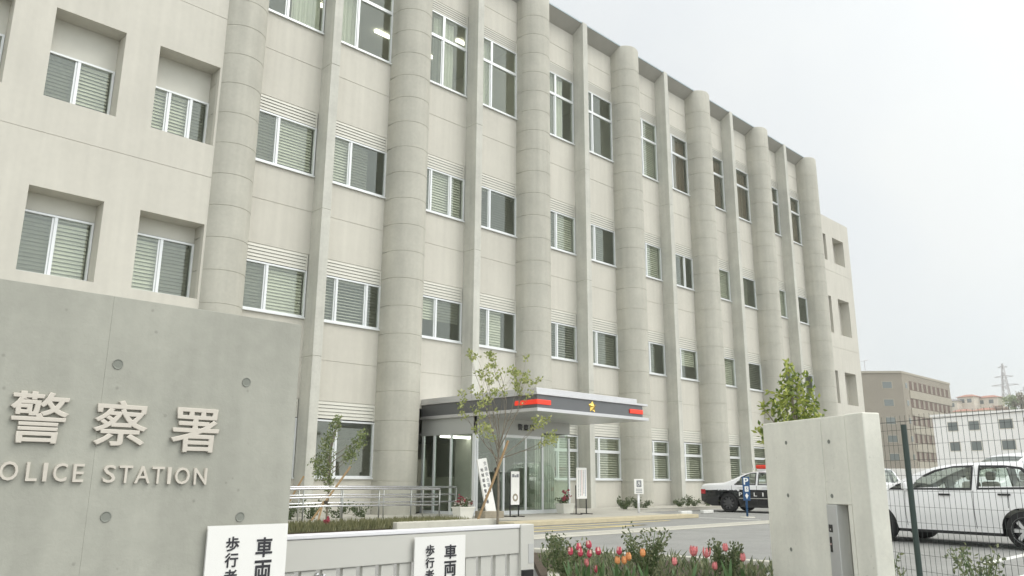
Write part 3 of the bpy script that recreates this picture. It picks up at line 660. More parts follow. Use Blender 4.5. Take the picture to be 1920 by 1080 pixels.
for x, y, h in ((8.9,16.9,.4),(9.6,17.2,.42),(10.3,17.3,.5),(11.0,17.3,.38),(11.7,17.3,.36)): shrub('low_shrub', 'small dark shrub behind the ramp handrails', (x, y, .1), h, .35, 230, 'leaf_low', .07, 'low shrubs behind the ramp handrails')
gr = MB()
for _ in range(5200):
    x, y = rng.uniform(7.1, 12.3), 13.89+1.15*rng.random()**1.6; h = rng.uniform(.05, .2); d = Vector((rng.uniform(-.4,.4), rng.uniform(-.4,.4), 1)).normalized(); gr.leaf((x, y, .025), d, d.orthogonal(), h*1.2, .022)
struct(gr.obj('ground_cover', 'grass', None, 'leaf'), 'stuff')

# ---- flower bed by the gate
g = MB(); g.prism([(5.32,4.95),(8.1,7.9),(8.95,4.95),(7.75,4.2),(5.95,3.5),(5.35,4.2)], .004, .07); struct(g.obj('flower_bed', 'soil'))
def kerb_run(a, b, wd, z):
    g = MB(); a, b = Vector(a), Vector(b); d = (b-a).normalized(); q = Vector((-d.y, d.x))*wd
    g.prism([(a.x,a.y),(b.x,b.y),(b.x+q.x,b.y+q.y),(a.x+q.x,a.y+q.y)], .006, z, .01); struct(g.obj('kerb', 'kerb'))
kerb_run((8.05,8.0),(8.95,4.7),.13,.12); kerb_run((8.28,8.06),(9.18,4.76),.12,.10); kerb_run((5.34,4.96),(6.15,5.75),-.12,.13)
RS = [((6.25,5.62,.07),.46,.27,'bushy rose shrub at the gate end of the flower bed, left of the red tulips'),((6.75,4.95,.07),.54,.26,'tall rose shrub in mid bed between the orange and the pink tulips'),((7.35,4.42,.07),.40,.2,'thin rose shrub in the flower bed close to the concrete pier')]
for loc, h, wd, lb in RS: shrub('rose_shrub', lb, loc, h, wd, 950, 'leaf_rose', .042, None, 'shrub', 13)
shrub('rose_shrub', 'sprawling rose shrub behind the wire fence, just right of its post', (8.3, 2.45, .0), .52, .3, 420, 'leaf_rose', .05, None, 'shrub', 12)
shrub('rose_shrub', 'low wide rose shrub behind the wire fence below the rear door of the white hatchback', (7.95, 1.5, .0), .45, .38, 460, 'leaf_rose', .05, None, 'shrub', 13)
shrub('rose_shrub', 'lanky rose shrub behind the wire fence close to the pier', (7.75, 2.95, .0), .45, .14, 90, 'leaf_rose', .05, None, 'shrub', 5)
gr = MB()
for _ in range(1700):
    x, y = rng.uniform(5.4, 8.7), rng.uniform(4.0, 7.2)
    if (y-4.95) > (x-5.32)*1.06-.1 or y > 7.9-(x-8.1)*3.4: continue
    h = rng.uniform(.04, .17); d = Vector((rng.uniform(-.7,.7), rng.uniform(-.7,.7), 1)).normalized(); gr.leaf((x, y, .07), d, d.orthogonal(), h, .02)
struct(gr.obj('weeds', 'leaf_rose', None, 'leaf'), 'stuff')
def tulip(x, y, z, mt, label, big=1.0, opn=.0, leaves=2):
    t = thing('tulip', label, 'tulip', (x, y, .07), rng.uniform(0, 6), 'tulips in the flower bed'); t.rotation_euler = (rng.uniform(-.12,.12), rng.uniform(-.12,.12), rng.uniform(0,6)); h = z-.07; m = MB()
    m.tube([(0,0,0), (.01,.005,h*.6), (0,0,h-.03)], .0035, 5); m.obj('stem', 'stem', t); m = MB(); r0 = .0235*big
    for i in range(6):
        a = i*math.pi/3; rr = r0*(1 if i % 2 else .9); c, s_ = math.cos(a), math.sin(a); T = Vector((-s_, c, 0)); O_ = Vector((c, s_, 0)); ps_ = []
        for q, (rad, zz, wd) in enumerate(((.25,-.034,.3),(.95,-.018,.85),(1.0+opn,.008,.95),(.8+opn*1.6,.03,.62),(.55+opn*2,.044,.06))):
            p = O_*rr*rad+Vector((0,0,h+zz*big)); ps_.append((p-T*rr*wd*.62, p+O_*rr*.14, p+T*rr*wd*.62))
        for k, (u0, u1) in enumerate(zip(ps_, ps_[1:])):
            m.mi = 1 if (k >= 2 and mt == 'tul_red' and i % 2 == 0) else 0
            m.poly([u0[0], u0[1], u1[1], u1[0]]); m.poly([u0[1], u0[2], u1[2], u1[1]])
    m.obj('bloom', [mt, 'tul_edge'], t); 
    for i in range(leaves):
        m = MB(); a = rng.uniform(0, 6.28); c, s_ = math.cos(a), math.sin(a); T = Vector((-s_, c, 0)); L = []
        for q in range(5):
            f_ = q/4; p = Vector((c, s_, 0))*(.015+.07*f_**1.4)+Vector((0,0,h*.68*f_)); wd = .02*math.sin(math.pi*(.12+.86*f_)); L.append((p-T*wd, p+T*wd))
        for u0, u1 in zip(L, L[1:]): m.poly([u0[0], u0[1], u1[1], u1[0]])
        m.obj('leaf', 'tulleaf', t, 'leaf')
TL = [(6.00,5.30,.36,'tul_red','crimson white edged tulip, leftmost bloom of the crowded red clump'),(6.05,5.24,.345,'tul_red','crimson tulip lowest in the crowded red clump beside the rose shrub'),(6.06,5.22,.395,'tul_red','dark crimson tulip at the back of the crowded red clump'),(6.11,5.19,.335,'tul_red','crimson tulip at the front right of the crowded red clump'),
 (6.14,5.14,.42,'tul_red','tallest crimson tulip, standing just right of the crowded red clump'),(6.21,5.09,.36,'tul_red','crimson tulip with broad pale edges standing alone right of the red clump'),(6.31,4.99,.365,'tul_red','crimson tulip standing above the orange tulips'),
 (6.33,5.00,.275,'tul_or','orange tulip, lower left of the four orange blooms'),(6.39,4.95,.275,'tul_or','orange tulip, lower middle of the four orange blooms'),(6.43,4.90,.31,'tul_or','orange tulip, third from the left among the orange blooms'),(6.51,4.81,.345,'tul_or','orange tulip against the tall rose shrub, rightmost of the orange blooms'),
 (6.14,5.19,.25,'tul_pink','small pink tulip below the crimson tulips'),(6.21,5.15,.19,'tul_red','lowest red tulip half hidden near the soil'),
 (6.72,4.61,.265,'tul_pink','low pink tulip just right of the tall rose shrub'),(6.81,4.50,.365,'tul_pink','wide open coral pink tulip with a bare upright stem'),(6.91,4.41,.35,'tul_pink','largest pink tulip, loosely open, in the middle of the pink row'),(6.99,4.35,.23,'tul_pink','low rosy red tulip below the pink row'),(7.07,4.24,.40,'tul_pink','highest pink tulip, above the thin rose shrub'),(7.18,4.14,.31,'tul_pink','rightmost pink tulip beside the concrete pier')]
for i, (x, y, z, mt, lb) in enumerate(TL): tulip(x, y, z, mt, lb, 1.25 if 'open' in lb else 1.0, .28 if 'open' in lb else .04)
t = thing('red_flower', 'lone bright red flower at the foot of the evergreen behind the gate', 'flower', (8.75, 14.1, .08)); m = MB()
leaves_at(m, (0,0,.12), 40, .07, .06, .05); m.obj('petals', 'flower_red', t, 'leaf'); m = MB(); m.tube([(0,0,0),(0,0,.12)], .006, 5); m.obj('stem', 'stem', t)

# ================================================================== ENTRANCE FURNITURE
def planter(loc, label, fl):
    t = thing('flower_planter', label, 'planter', loc); m = MB()
    v0, v1 = .19, .24; m.bm.verts.ensure_lookup_table()
    lo = [m.bm.verts.new((sx*v0, sy*.12, 0)) for sx, sy in ((-1,-1),(1,-1),(1,1),(-1,1))]; hi = [m.bm.verts.new((sx*v1, sy*.16, .26)) for sx, sy in ((-1,-1),(1,-1),(1,1),(-1,1))]
    m._f(lo[::-1]); m._f(hi)
    for i in range(4): m._f([lo[i], lo[(i+1) % 4], hi[(i+1) % 4], hi[i]])
    m.box(-.25, .25, -.17, .17, .24, .275); m.obj('tub', 'pot', t)
    m = MB()
    for _ in range(7): leaves_at(m, (rng.uniform(-.2,.2), rng.uniform(-.1,.1), rng.uniform(.3,.42)), 18, .1, .07, .04)
    m.obj('foliage', 'leaf_low', t, 'leaf'); m = MB()
    for _ in range(8): leaves_at(m, (rng.uniform(-.2,.2), rng.uniform(-.12,.12), rng.uniform(.36,.62)), 12, .06, .05, .045)
    m.obj('blooms', fl, t, 'leaf'); return t
planter((13.3, 15.25, .1), 'white tub of dark red and white flowers at the end of the ramp handrail', 'flower_red')
m = MB(); 
for _ in range(6): leaves_at(m, (rng.uniform(-.2,.2), rng.uniform(-.12,.12), rng.uniform(.3,.46)), 10, .06, .05, .045)
m.obj('white_blooms', 'flower_white', bpy.data.objects['flower_planter'], 'leaf')
planter((17.6, 15.75, .1), 'white tub of red flowers half hidden behind the standing text board', 'flower_red')
# leaning signboard
t = thing('leaning_signboard', 'tall cream signboard with vertical kanji leaning at the entrance glass', 'sign', (14.0, 14.95, .15)); 
m = MB(); m.box(-.16, .16, 0, .05, 0, 1.42, .006); sh = m.obj('panel', 'board', t)
for i, ch in enumerate('交通安全運動'): text('lettering', ch, .02, .12, 1.24-.135*i, 1.34-.135*i, .002, 'greytext', sh, .01, -.002)
for i, ch in enumerate('地域都筑警察署'): text('lettering', ch, -.12, -.03, 1.10-.13*i, 1.19-.13*i, .002, 'black', sh, .01, -.002)
sh.rotation_euler = (R(-7), R(-9), 0)
t = thing('stone_block', 'squat beige stone base block under the leaning signboard', 'block', (14.0, 15.0, .1)); m = MB(); m.box(-.36, .02, -.18, .2, 0, .17, .01); m.box(.03, .30, -.16, .2, 0, .165, .01); m.obj('block', 'stone', t)
def stand_board(name, label, loc, x0, x1, z0, z1, draw):
    t = thing(name, label, 'sign stand', loc); m = MB(); m.box(x0, x1, -.02, 0, z0, z1, .003); m.obj('board', 'board', t)
    for x in (x0, x1):
        m = MB(); m.box(x-.012, x+.012, .002, .026, .02, z1*.98 if name == 'poster_stand' else z1*.62); m.obj('leg', 'blackm', t)
        m = MB(); m.box(x-.02, x+.02, -.2, .22, 0, .022); m.obj('foot', 'blackm', t)
    draw(t); return t
def poster(t):
    for i, (a, b) in enumerate(((-.12,-.04),(-.03,.03),(.04,.12))):
        m = MB(); m.box(a, b, -.0225, -.0205, .99, 1.07-.03*(i == 1)); m.obj('print', 'greytext', t)
    m = MB(); m.lathe([(.05,0),(.075,-.0015),(.1,0)], 16, (0,-.021,.48), 'y'); m.obj('print', 'stone', t)
stand_board('poster_stand', 'narrow pale poster on a black two legged stand before the entrance doors', (14.93, 15.1, .1), -.15, .15, .30, 1.14, poster)
def lines(t):
    for i, mt in enumerate(('greytext','greytext','redtext','greytext','bluetext')):
        m = MB(); x = -.15+.072*i; z = 1.2; 
        while z > .5+.05*(i % 2):
            h = rng.uniform(.02, .05); m.box(x, x+.022, -.0225, -.0205, z-h, z); z -= h+.014
        m.obj('print', mt, t)
stand_board('text_board', 'white board of small vertical writing on black legs right of the entrance', (17.55, 15.08, .1), -.22, .22, .42, 1.27, lines)
t = thing('wheelchair_sign', 'small white wheelchair parking sign on a white post in front of a column', 'sign', (19.55, 14.60, .1))
m = MB(); m.tube([(0,0,0),(0,0,.58)], .035, 12); m.obj('post', 'gatewhite', t, True)
m = MB(); m.box(-.15, .15, -.065, -.04, .54, .97, .008); m.obj('panel', 'board', t)
try: text('symbol', '♿', -.075, .08, .74, .93, .002, 'greytext', t, 0, -.067)
except Exception: pass
for i in range(3):
    m = MB(); m.box(-.1, .1, -.0685, -.0665, .58+.045*i, .60+.045*i); m.obj('print', 'greytext', t)
t.rotation_euler = (0, 0, R(-28))
t = thing('parking_sign', 'narrow blue parking sign with a white P on a blue post', 'sign', (21.6, 12.25, 0), R(-42))
m = MB(); m.tube([(0,0,0),(0,0,1.0)], .032, 12); m.obj('post', 'blue', t, True); m = MB(); m.lathe([(.0,.03),(.2,.025),(.22,0)], 20); m.obj('base', 'kerb', t)
m = MB(); m.box(-.105, .105, -.052, -.033, .48, 1.15, .006); m.obj('panel', 'blue', t)
text('lettering', 'P', -.07, .07, .93, 1.12, .002, 'board', t, .02, -.054)
try: text('symbol', '♿', -.05, .06, .73, .88, .002, 'board', t, .01, -.054)
except Exception: pass
m = MB(); m.poly([(-.05,-.056,.62),(0,-.056,.69),(.05,-.056,.62),(0,-.056,.52)]); m.obj('symbol', 'board', t)
for i, (x, lb) in enumerate(((21.95, 'left white concrete wheel stop in the bay beside the patrol car'), (23.2, 'right white concrete wheel stop in the bay beside the patrol car'))):
    t = thing('wheel_stop', lb, 'wheel stop', (x, 14.6, 0)); m = MB()
    m.prism([(-.3,-.07),(.3,-.07),(.3,.07),(-.3,.07)], .004, .11, .018); m.obj('block', 'whitepaint', t)

# ================================================================== CARS
def ip(pts, x):
    if x <= pts[0][0]: return pts[0][1]
    for (a, b), (c, d) in zip(pts, pts[1:]):
        if x <= c:
            u_ = (x-a)/(c-a); u_ = u_*u_*(3-2*u_) if False else u_; return b+(d-b)*u_
    return pts[-1][1]
def smooth_prof(pts, n=5):
    out = []
    P_ = [pts[0]]+pts+[pts[-1]]
    for i in range(1, len(P_)-2):
        p0, p1, p2, p3 = P_[i-1:i+3]
        for k in range(n):
            t = k/n; q = []
            for a in (0, 1): q.append(.5*(2*p1[a]+(-p0[a]+p2[a])*t+(2*p0[a]-5*p1[a]+4*p2[a]-p3[a])*t*t+(-p0[a]+3*p1[a]-3*p2[a]+p3[a])*t**3))
            out.append(tuple(q))
    out.append(pts[-1]); return out
def inside(poly, x, z):
    c = False; n = len(poly)
    for i in range(n):
        (a, b), (d, e) = poly[i], poly[(i+1) % n]
        if (b > z) != (e > z) and x < (d-a)*(z-b)/(e-b)+a: c = not c
    return c
def car(name, label, loc, rz, spec, group=None, sc=1.0):
    """x forward from the rear bumper (0) to the front (L); y left; z up"""
    t = thing(name, label, 'car', loc, rz, group); L, HW = spec['L'], spec['W']/2
    top = smooth_prof(spec['top']); belt = spec['belt']; xr, xf, wr = spec['xr'], spec['xf'], spec['wr']; arch = wr+.055
    off = Vector((-(xr+xf)/2, 0, 0))
    def ztop(x): return ip(top, x)
    def zb(x):
        z = ip(spec['sill'], x)
        for c in (xr, xf):
            d = abs(x-c)
            if d < arch: z = max(z, wr+math.sqrt(arch*arch-d*d))
        return z
    def zbelt(x): return min(ip(belt, x), ztop(x)-.02)
    def hw(x, z):
        e = min(x, L-x); pl = HW*(1-.20*max(0, 1-e/.75)**2.2) if e < .75 else HW
        zb_ = zbelt(x); base = ip(((0, .93), (.25, .965), (.5, 1.0), (.72, .995), (1.0, .95)), (z-.15)/max(.1, zb_-.15)) if z <= zb_ else .95
        w_ = pl*base
        if z > zb_:
            zt = spec['H']; w_ -= (z-zb_)/(zt-.0-zb_+.001)*.19*min(1, HW/.8)
        tp = ztop(x)
        if tp-z < .07: w_ -= .05*(1-(tp-z)/.07)**2
        return max(.05, w_)
    NX = spec.get('nx', 120); NL, NU = 10, 9
    xs = sorted({round(L*i/NX, 4) for i in range(NX+1)}|{round(c+s_*arch, 4) for c in (xr, xf) for s_ in (-1, 1)})
    wins = spec['wins']; m = MB(); grid = []
    for x in xs:
        a, b, c = zb(x), zbelt(x), ztop(x); 
        if a > b-.03: a = b-.03
        zs = [a+(b-a)*i/NL for i in range(NL)]+[b+(c-b)*(i/NU)**.9 for i in range(NU+1)]
        grid.append([(x, hw(x, z), z) for z in zs])
    split = spec.get('split')
    for sy in (1, -1):
        V = [[m.bm.verts.new((x+off.x, sy*y, z)) for x, y, z in col] for col in grid]
        for i in range(len(xs)-1):
            for j in range(len(grid[0])-1):
                xc = (xs[i]+xs[i+1])/2; zc = sum(grid[p][q][2] for p in (i, i+1) for q in (j, j+1))/4
                if any(inside(w_, xc, zc) for w_ in wins): continue
                m.mi = 1 if split and zc < ip(split, xc) else 0
                m._f([V[i][j], V[i+1][j], V[i+1][j+1], V[i][j+1]])
        if sy == 1: VL = V
        else: VR = V
    gls = [MB() for _ in spec['screens']]
    for i in range(len(xs)-1):           # bonnet, screens, roof, boot
        xc = (xs[i]+xs[i+1])/2; A_, B_, C_, D__ = VL[i][-1].co.copy(), VL[i+1][-1].co.copy(), VR[i+1][-1].co.copy(), VR[i][-1].co.copy()
        scr = [g_ for g_, (a, b) in zip(gls, spec['screens']) if a < xc < b]
        tgt = scr[0] if scr else m; ny = 8; prev = None
        for i2 in range(ny+1):
            f_ = i2/ny; cr_ = .035*math.sin(math.pi*f_); cur = (A_.lerp(D__, f_)+Vector((0,0,cr_)), B_.lerp(C_, f_)+Vector((0,0,cr_)))
            if prev: m.mi = 0; tgt.poly([prev[0], prev[1], cur[1], cur[0]])
            prev = cur
    m.mi = 1 if split else 0
    for V_ in (0, -1):                    # nose and tail
        for j in range(len(grid[0])-1):
            zc = grid[V_][j][2]; m.mi = 1 if split and zc < ip(split, 0 if V_ == 0 else L) else 0
            m._f([VL[V_][j], VR[V_][j], VR[V_][j+1], VL[V_][j+1]])
    bmesh.ops.remove_doubles(m.bm, verts=m.bm.verts[:], dist=.0008)
    me = m.mesh('body', [spec['paint'], spec.get('paint2', 'carblack')]); smooth_by_angle(me, 40); link('body', me, t)
    for nm, gl in zip(('rear_window', 'windscreen'), gls):
        bmesh.ops.remove_doubles(gl.bm, verts=gl.bm.verts[:], dist=.0008); me = gl.mesh(nm, 'carglass'); smooth_by_angle(me, 40); link(nm, me, t)
    # side windows with trim rings
    for sy in (1, -1):
        for wp in wins:
            cxm = sum(p[0] for p in wp)/len(wp); czm = sum(p[1] for p in wp)/len(wp)
            P3 = lambda p, e=.0: Vector((p[0]+off.x, sy*(hw(*p)+e), p[1]))
            dense = []
            for a, b in zip(wp, wp[1:]+wp[:1]):
                for k in range(6): dense.append((a[0]+(b[0]-a[0])*k/6, a[1]+(b[1]-a[1])*k/6))
            g_ = MB(); cen = P3((cxm, czm), -.008); rg = [P3(p, -.008) for p in dense]
            for a, b in zip(rg, rg[1:]+rg[:1]): g_.poly([cen, a, b])
            go = g_.obj('side_window', 'carglass', t)
            g_ = MB(); grow = [(p[0]+(p[0]-cxm)*.0+(.018 if p[0] > cxm else -.018), p[1]+(.02 if p[1] > czm else -.02)) for p in dense]; shr = [(p[0]-(.016 if p[0] > cxm else -.016), p[1]-(.014 if p[1] > czm else -.014)) for p in dense]
            n = len(dense)
            for k in range(n):
                g_.poly([P3(grow[k], .004), P3(grow[(k+1) % n], .004), P3(shr[(k+1) % n], .002), P3(shr[k], .002)])
            g_.obj('window_trim', 'trim', go)
        for xh, zh in spec['handles']:
            m = MB(); y = hw(xh, zh); m.box(xh-.1+off.x, xh+.1+off.x, *sorted((sy*(y+.004), sy*(y+.035))), zh-.014, zh+.018, .006); m.obj('door_handle', spec.get('hmat', 'carwhite'), t)
        for xd in spec['seams']:
            m = MB(); zz = [zb(xd)+.06+(zbelt(xd)-zb(xd)-.06)*k/10 for k in range(11)]
            for a, b in zip(zz, zz[1:]): 
                q = [(xd-.005, a), (xd+.005, a), (xd+.005, b), (xd-.005, b)]; m.poly([(p[0]+off.x, sy*(hw(*p)+.0025), p[1]) for p in q])
            m.obj('door_seam', 'trim', t)
        m = MB(); x0, x1 = xr+arch+.02, xf-arch-.02; y = HW*.93
        m.box(x0+off.x, x1+off.x, *sorted((sy*(y-.05), sy*(y+.004))), spec['sill'][1][1]-.05, spec['sill'][1][1]+.06, .01); m.obj('side_skirt', 'trim' if spec.get('skirt') else spec.get('paint2', spec['paint']), t)
        xm = spec['mirror'][0]; zm = spec['mirror'][1]; m = MB(); y = hw(xm, zm)
        m.box(xm-.05+off.x, xm+.05+off.x, *sorted((sy*(y+.02), sy*(y+.2))), zm-.06, zm+.07, .025); m.box(xm-.02+off.x, xm+.02+off.x, *sorted((sy*(y-.02), sy*(y+.05))), zm-.05, zm-.01); m.obj('wing_mirror', spec['paint'], t)
        for nm, mt, (a, b, c, d) in spec['lamps']:
            m = MB(); xx = [a+(b-a)*k/6 for k in range(7)]
            for p, q in zip(xx, xx[1:]):
                for zl, zh in ((c, (c+d)/2), ((c+d)/2, d)): m.poly([(p+off.x, sy*(hw(p, zl)+.006), zl), (q+off.x, sy*(hw(q, zl)+.006), zl), (q+off.x, sy*(hw(q, zh)+.006), zh), (p+off.x, sy*(hw(p, zh)+.006), zh)])
            if a <= .02 or b >= L-.02:
                xe = a if a <= .02 else b; dx = -.006 if a <= .02 else .006
                y1 = hw(xe, d)+.006; m.poly([(xe+off.x+dx, sy*y1, c), (xe+off.x+dx, sy*(y1-.28), c), (xe+off.x+dx, sy*(y1-.28), d), (xe+off.x+dx, sy*y1, d)])
            m.obj(nm, mt, t)
        for c in (xr, xf):
            w_ = MB(); y0 = HW-.02
            w_.lathe([(wr*.62, -.10), (wr*.72, -.105), (wr*.93, -.10), (wr, -.07), (wr, .07), (wr*.93, .10), (wr*.6, .105)], 32, (0,0,0), 'y')
            wo_ = w_.obj('wheel', 'tyre', t, True); wo_.location = (c+off.x, sy*(y0-.10), wr)
            rm = MB(); q = -1 if sy < 0 else 1; yo = q*.075
            rm.lathe([(wr*.70, q*.10), (wr*.66, q*.085), (wr*.62, q*.04), (.0, q*.035)], 32, (0,0,0), 'y')
            rm.mi = 1; rm.lathe([(0, q*.096), (wr*.16, q*.094), (wr*.18, q*.04)], 16, (0,0,0), 'y')
            ns = spec.get('spokes', 7)
            for k in range(ns):
                a = 2*math.pi*k/ns; d = Vector((math.cos(a), 0, math.sin(a))); T = Vector((-math.sin(a), 0, math.cos(a))); Y = Vector((0, 1, 0))
                p0, p1 = d*wr*.14, d*wr*.68; w0, w1 = wr*.085, wr*.11
                rm.poly([p0-T*w0+Y*yo*1.2, p0+T*w0+Y*yo*1.2, p1+T*w1+Y*yo*1.15, p1-T*w1+Y*yo*1.15]); rm.poly([p0-T*w0+Y*yo*1.2, p1-T*w1+Y*yo*1.15, p1-T*w1+Y*yo*.5, p0-T*w0+Y*yo*.5]); rm.poly([p0+T*w0+Y*yo*1.2, p1+T*w1+Y*yo*1.15, p1+T*w1+Y*yo*.5, p0+T*w0+Y*yo*.5])
            rm.mi = 1; rm.lathe([(wr*.64, q*.098), (wr*.70, q*.104), (wr*.715, q*.098)], 32, (0,0,0), 'y')
            rm.obj('rim', [spec.get('rimback', 'trim'), spec.get('rimmat', 'rim')], wo_)
    # under body, cabin floor and seats
    m = MB(); m.box(.35+off.x, L-.35+off.x, -HW*.78, HW*.78, .2, .34); m.box(xr+.25+off.x, xf-.35+off.x, -HW*.84, HW*.84, .34, .52)
    for c in (xr, xf): m.box(c-arch*.95+off.x, c+arch*.95+off.x, -HW*.62, HW*.62, .3, .66)
    m.obj('underbody', 'trim', t)
    m = MB()
    for xs_ in spec['seats']:
        for ys in (-.36, .36): m.box(xs_+off.x, xs_+.16+off.x, ys-.22, ys+.22, .5, 1.12, .05); m.box(xs_+off.x+.02, xs_+.12+off.x, ys-.12, ys+.12, 1.14, 1.3, .04); m.box(xs_+off.x+.1, xs_+.55+off.x, ys-.23, ys+.23, .5, .64, .04)
    m.obj('seat', 'seat', t)
    t.scale = (sc,)*3
    return t, off, hw
sedan = dict(L=4.85, W=1.78, H=1.37, xr=1.05, xf=3.88, wr=.315, paint='carwhite', paint2='carblack', rimmat='rimdark', rimback='trim', spokes=9,
 top=[(0,.86),(.08,.92),(.5,.945),(.88,.975),(1.2,1.09),(1.62,1.27),(2.05,1.35),(2.6,1.365),(3.0,1.32),(3.35,1.17),(3.72,.97),(4.2,.91),(4.65,.82),(4.85,.64)],
 belt=[(0,.82),(.5,.86),(1.3,.885),(3.2,.87),(4.0,.84),(4.85,.58)], sill=[(0,.36),(.4,.22),(4.3,.22),(4.85,.32)],
 wins=[[(1.28,.92),(2.0,.92),(2.0,1.29),(1.78,1.27),(1.5,1.14)],[(2.1,.92),(3.16,.915),(3.08,1.04),(2.86,1.2),(2.7,1.28),(2.1,1.295)]],
 screens=[(.95,1.62),(2.95,3.66)], handles=[(1.5,.83),(2.35,.83)], seams=[1.18,2.05,3.2], mirror=(3.1,.93), split=[(0,.74),(4.85,.70)],
 lamps=[('tail_lamp','tail',(0,.2,.6,.75)),('headlamp','chrome',(4.5,4.8,.58,.72))], seats=(1.35,2.25), hmat='carwhite', nx=110)
pc, off, hwf = car('police_car', 'black and white police sedan with red roof light bar parked tail to the building', (25.75, 13.4, 0), R(-82), sedan)
m = MB(); m.box(2.0+off.x, 2.32+off.x, -.62, .62, 1.36, 1.43, .02); m.obj('light_bar_mount', 'carwhite', pc)
m = MB(); m.box(1.98+off.x, 2.36+off.x, -.66, .66, 1.435, 1.56, .04); m.obj('light_bar', 'red', pc)
m = MB(); m.tube([(1.65+off.x,0,1.4),(1.6+off.x,0,1.75)], .006, 5); m.obj('aerial', 'trim', pc)
for sy in (1, -1):
    for i, ch in enumerate('POLICE'):
        x = 1.5+.255*i if sy < 0 else 3.0-.255*i
        me = text_mesh('lettering', ch, -.055 if ch != 'I' else -.02, .055 if ch != 'I' else .02, .54, .66, .003, 'board', .01, 0)
        me.transform(Matrix.Translation((x+off.x, -(hwf(x, .6)+.004), 0)) if sy < 0 else Matrix.Translation((x+off.x, hwf(x, .6)+.004, 0)) @ Matrix.Rotation(math.pi, 4, 'Z'))
        link('lettering', me, pc)
    m = MB(); y = sy*(hwf(2, .5)+.006); m.box(1.45+off.x, 3.3+off.x, *sorted((y, y-sy*.01)), .455, .48); m.obj('side_moulding', 'chrome', pc)
hatch = dict(L=4.2, W=1.70, H=1.52, xr=.72, xf=3.32, wr=.315, paint='carwhite', skirt=True, spokes=7,
 top=[(0,.98),(.06,1.15),(.22,1.38),(.5,1.485),(1.0,1.52),(1.7,1.51),(2.2,1.455),(2.6,1.31),(2.95,1.13),(3.2,1.03),(3.6,.965),(3.95,.87),(4.2,.68)],
 belt=[(0,.93),(.5,.975),(2.6,.95),(3.3,.9),(4.2,.62)], sill=[(0,.38),(.35,.26),(3.85,.26),(4.2,.32)],
 wins=[[(.52,1.03),(1.42,1.005),(1.42,1.44),(.72,1.43),(.6,1.38)],[(1.56,1.0),(2.66,.985),(2.56,1.15),(2.2,1.36),(1.9,1.43),(1.56,1.44)],[(2.74,.985),(2.98,.98),(2.72,1.13)]],
 screens=[(.02,.32),(2.25,3.05)], handles=[(.98,.90),(2.0,.885)], seams=[.93,1.5,2.75], mirror=(2.68,1.03),
 lamps=[('tail_lamp','tail',(0,.12,.85,1.2)),('headlamp','chrome',(3.85,4.16,.66,.82))], seats=(.75,1.65), hmat='blackm', nx=140)
zq = lambda z: z if z < .95 else .95+(z-.95)*.86
hatch['wins'] = [[(.50,1.03),(1.42,1.005),(1.42,1.45),(1.0,1.445),(.74,1.40),(.58,1.25)],[(1.54,1.0),(2.70,.985),(2.5,1.2),(2.2,1.36),(1.9,1.44),(1.54,1.455)],[(2.79,.985),(3.06,.98),(2.79,1.12)]]
hatch['wins'] = [[(x, zq(z)) for x, z in w_] for w_ in hatch['wins']]; hatch['top'] = [(x, zq(z)) for x, z in hatch['top']]; hatch['H'] = zq(1.52)
car('parked_hatchback', 'white hatchback with open wheel arches parked broadside just behind the mesh fence', (15.62, 4.62, 0), R(80), hatch, None, .93)
van = dict(hatch); van.update(L=4.7, H=1.85, W=1.75, xr=.85, xf=3.7, top=[(0,1.1),(.08,1.5),(.3,1.78),(.8,1.85),(1.8,1.85),(2.6,1.80),(3.05,1.62),(3.5,1.28),(3.8,1.1),(4.2,1.0),(4.55,.86),(4.7,.68)],
 wins=[[(.3,1.12),(1.4,1.1),(1.4,1.68),(.55,1.68)],[(1.5,1.1),(2.45,1.08),(2.45,1.66),(1.5,1.68)],[(2.55,1.08),(3.3,1.06),(3.0,1.4),(2.75,1.58),(2.55,1.62)]], screens=[(.02,.3),(2.85,3.7)], handles=[(1.3,1.0),(2.3,.98)], seams=[1.45,2.5,3.3], mirror=(3.25,1.12), belt=[(0,1.02),(.5,1.06),(3.0,1.03),(3.6,.96),(4.7,.62)])
car('parked_minivan', 'tall white minivan behind the white hatchback, showing only its roof and side glass', (26.7, 6.35, 0), R(150), van)
sed2 = dict(sedan); sed2.update(split=None, paint2='carwhite', rimmat='rim')
car('parked_sedan', 'white sedan behind the gate pier with its dark windscreen facing the hatchback', (21.9, 8.9, 0), R(205), sed2)

# ================================================================== BACKGROUND BUILDINGS
bb = thing('apartment_block', 'brown tiled apartment block with rows of recessed balconies beyond the car park', 'building', (132, 47, -.46))
c0 = Vector((131.1, 45.97)); cl_ = Vector((126.0, 51.9)); cr2 = Vector((152.9, 45.8)); bk = cr2+(cl_-c0)
def face_frame(a, b): d = (b-a).normalized(); return a, d, Vector((d.y, -d.x))
BI = Matrix.Translation((-132, -47, .46))
def BP(o): o.parent = bb; o.matrix_parent_inverse = BI; return o
H_ = 17.75
m = MB(); m.prism([(c0.x,c0.y),(cl_.x,cl_.y),(bk.x,bk.y),(cr2.x,cr2.y)], -.46, H_); BP(m.obj('wall', 'brownb'))
m = MB()
mid = (c0+cr2+cl_+bk)/4; 
m.prism([(p.x+(p.x-mid.x)*.02, p.y+(p.y-mid.y)*.02) for p in (c0, cl_, bk, cr2)], H_+.003, H_+.35); BP(m.obj('parapet', 'brownl'))
def on_face(m, a, b, out, s0, s1, z0, z1, d0, d1):
    d = (b-a).normalized(); q = [a+d*s0+out*d0, a+d*s1+out*d0, a+d*s1+out*d1, a+d*s0+out*d1]; m.prism([(p.x, p.y) for p in q], z0, z1)
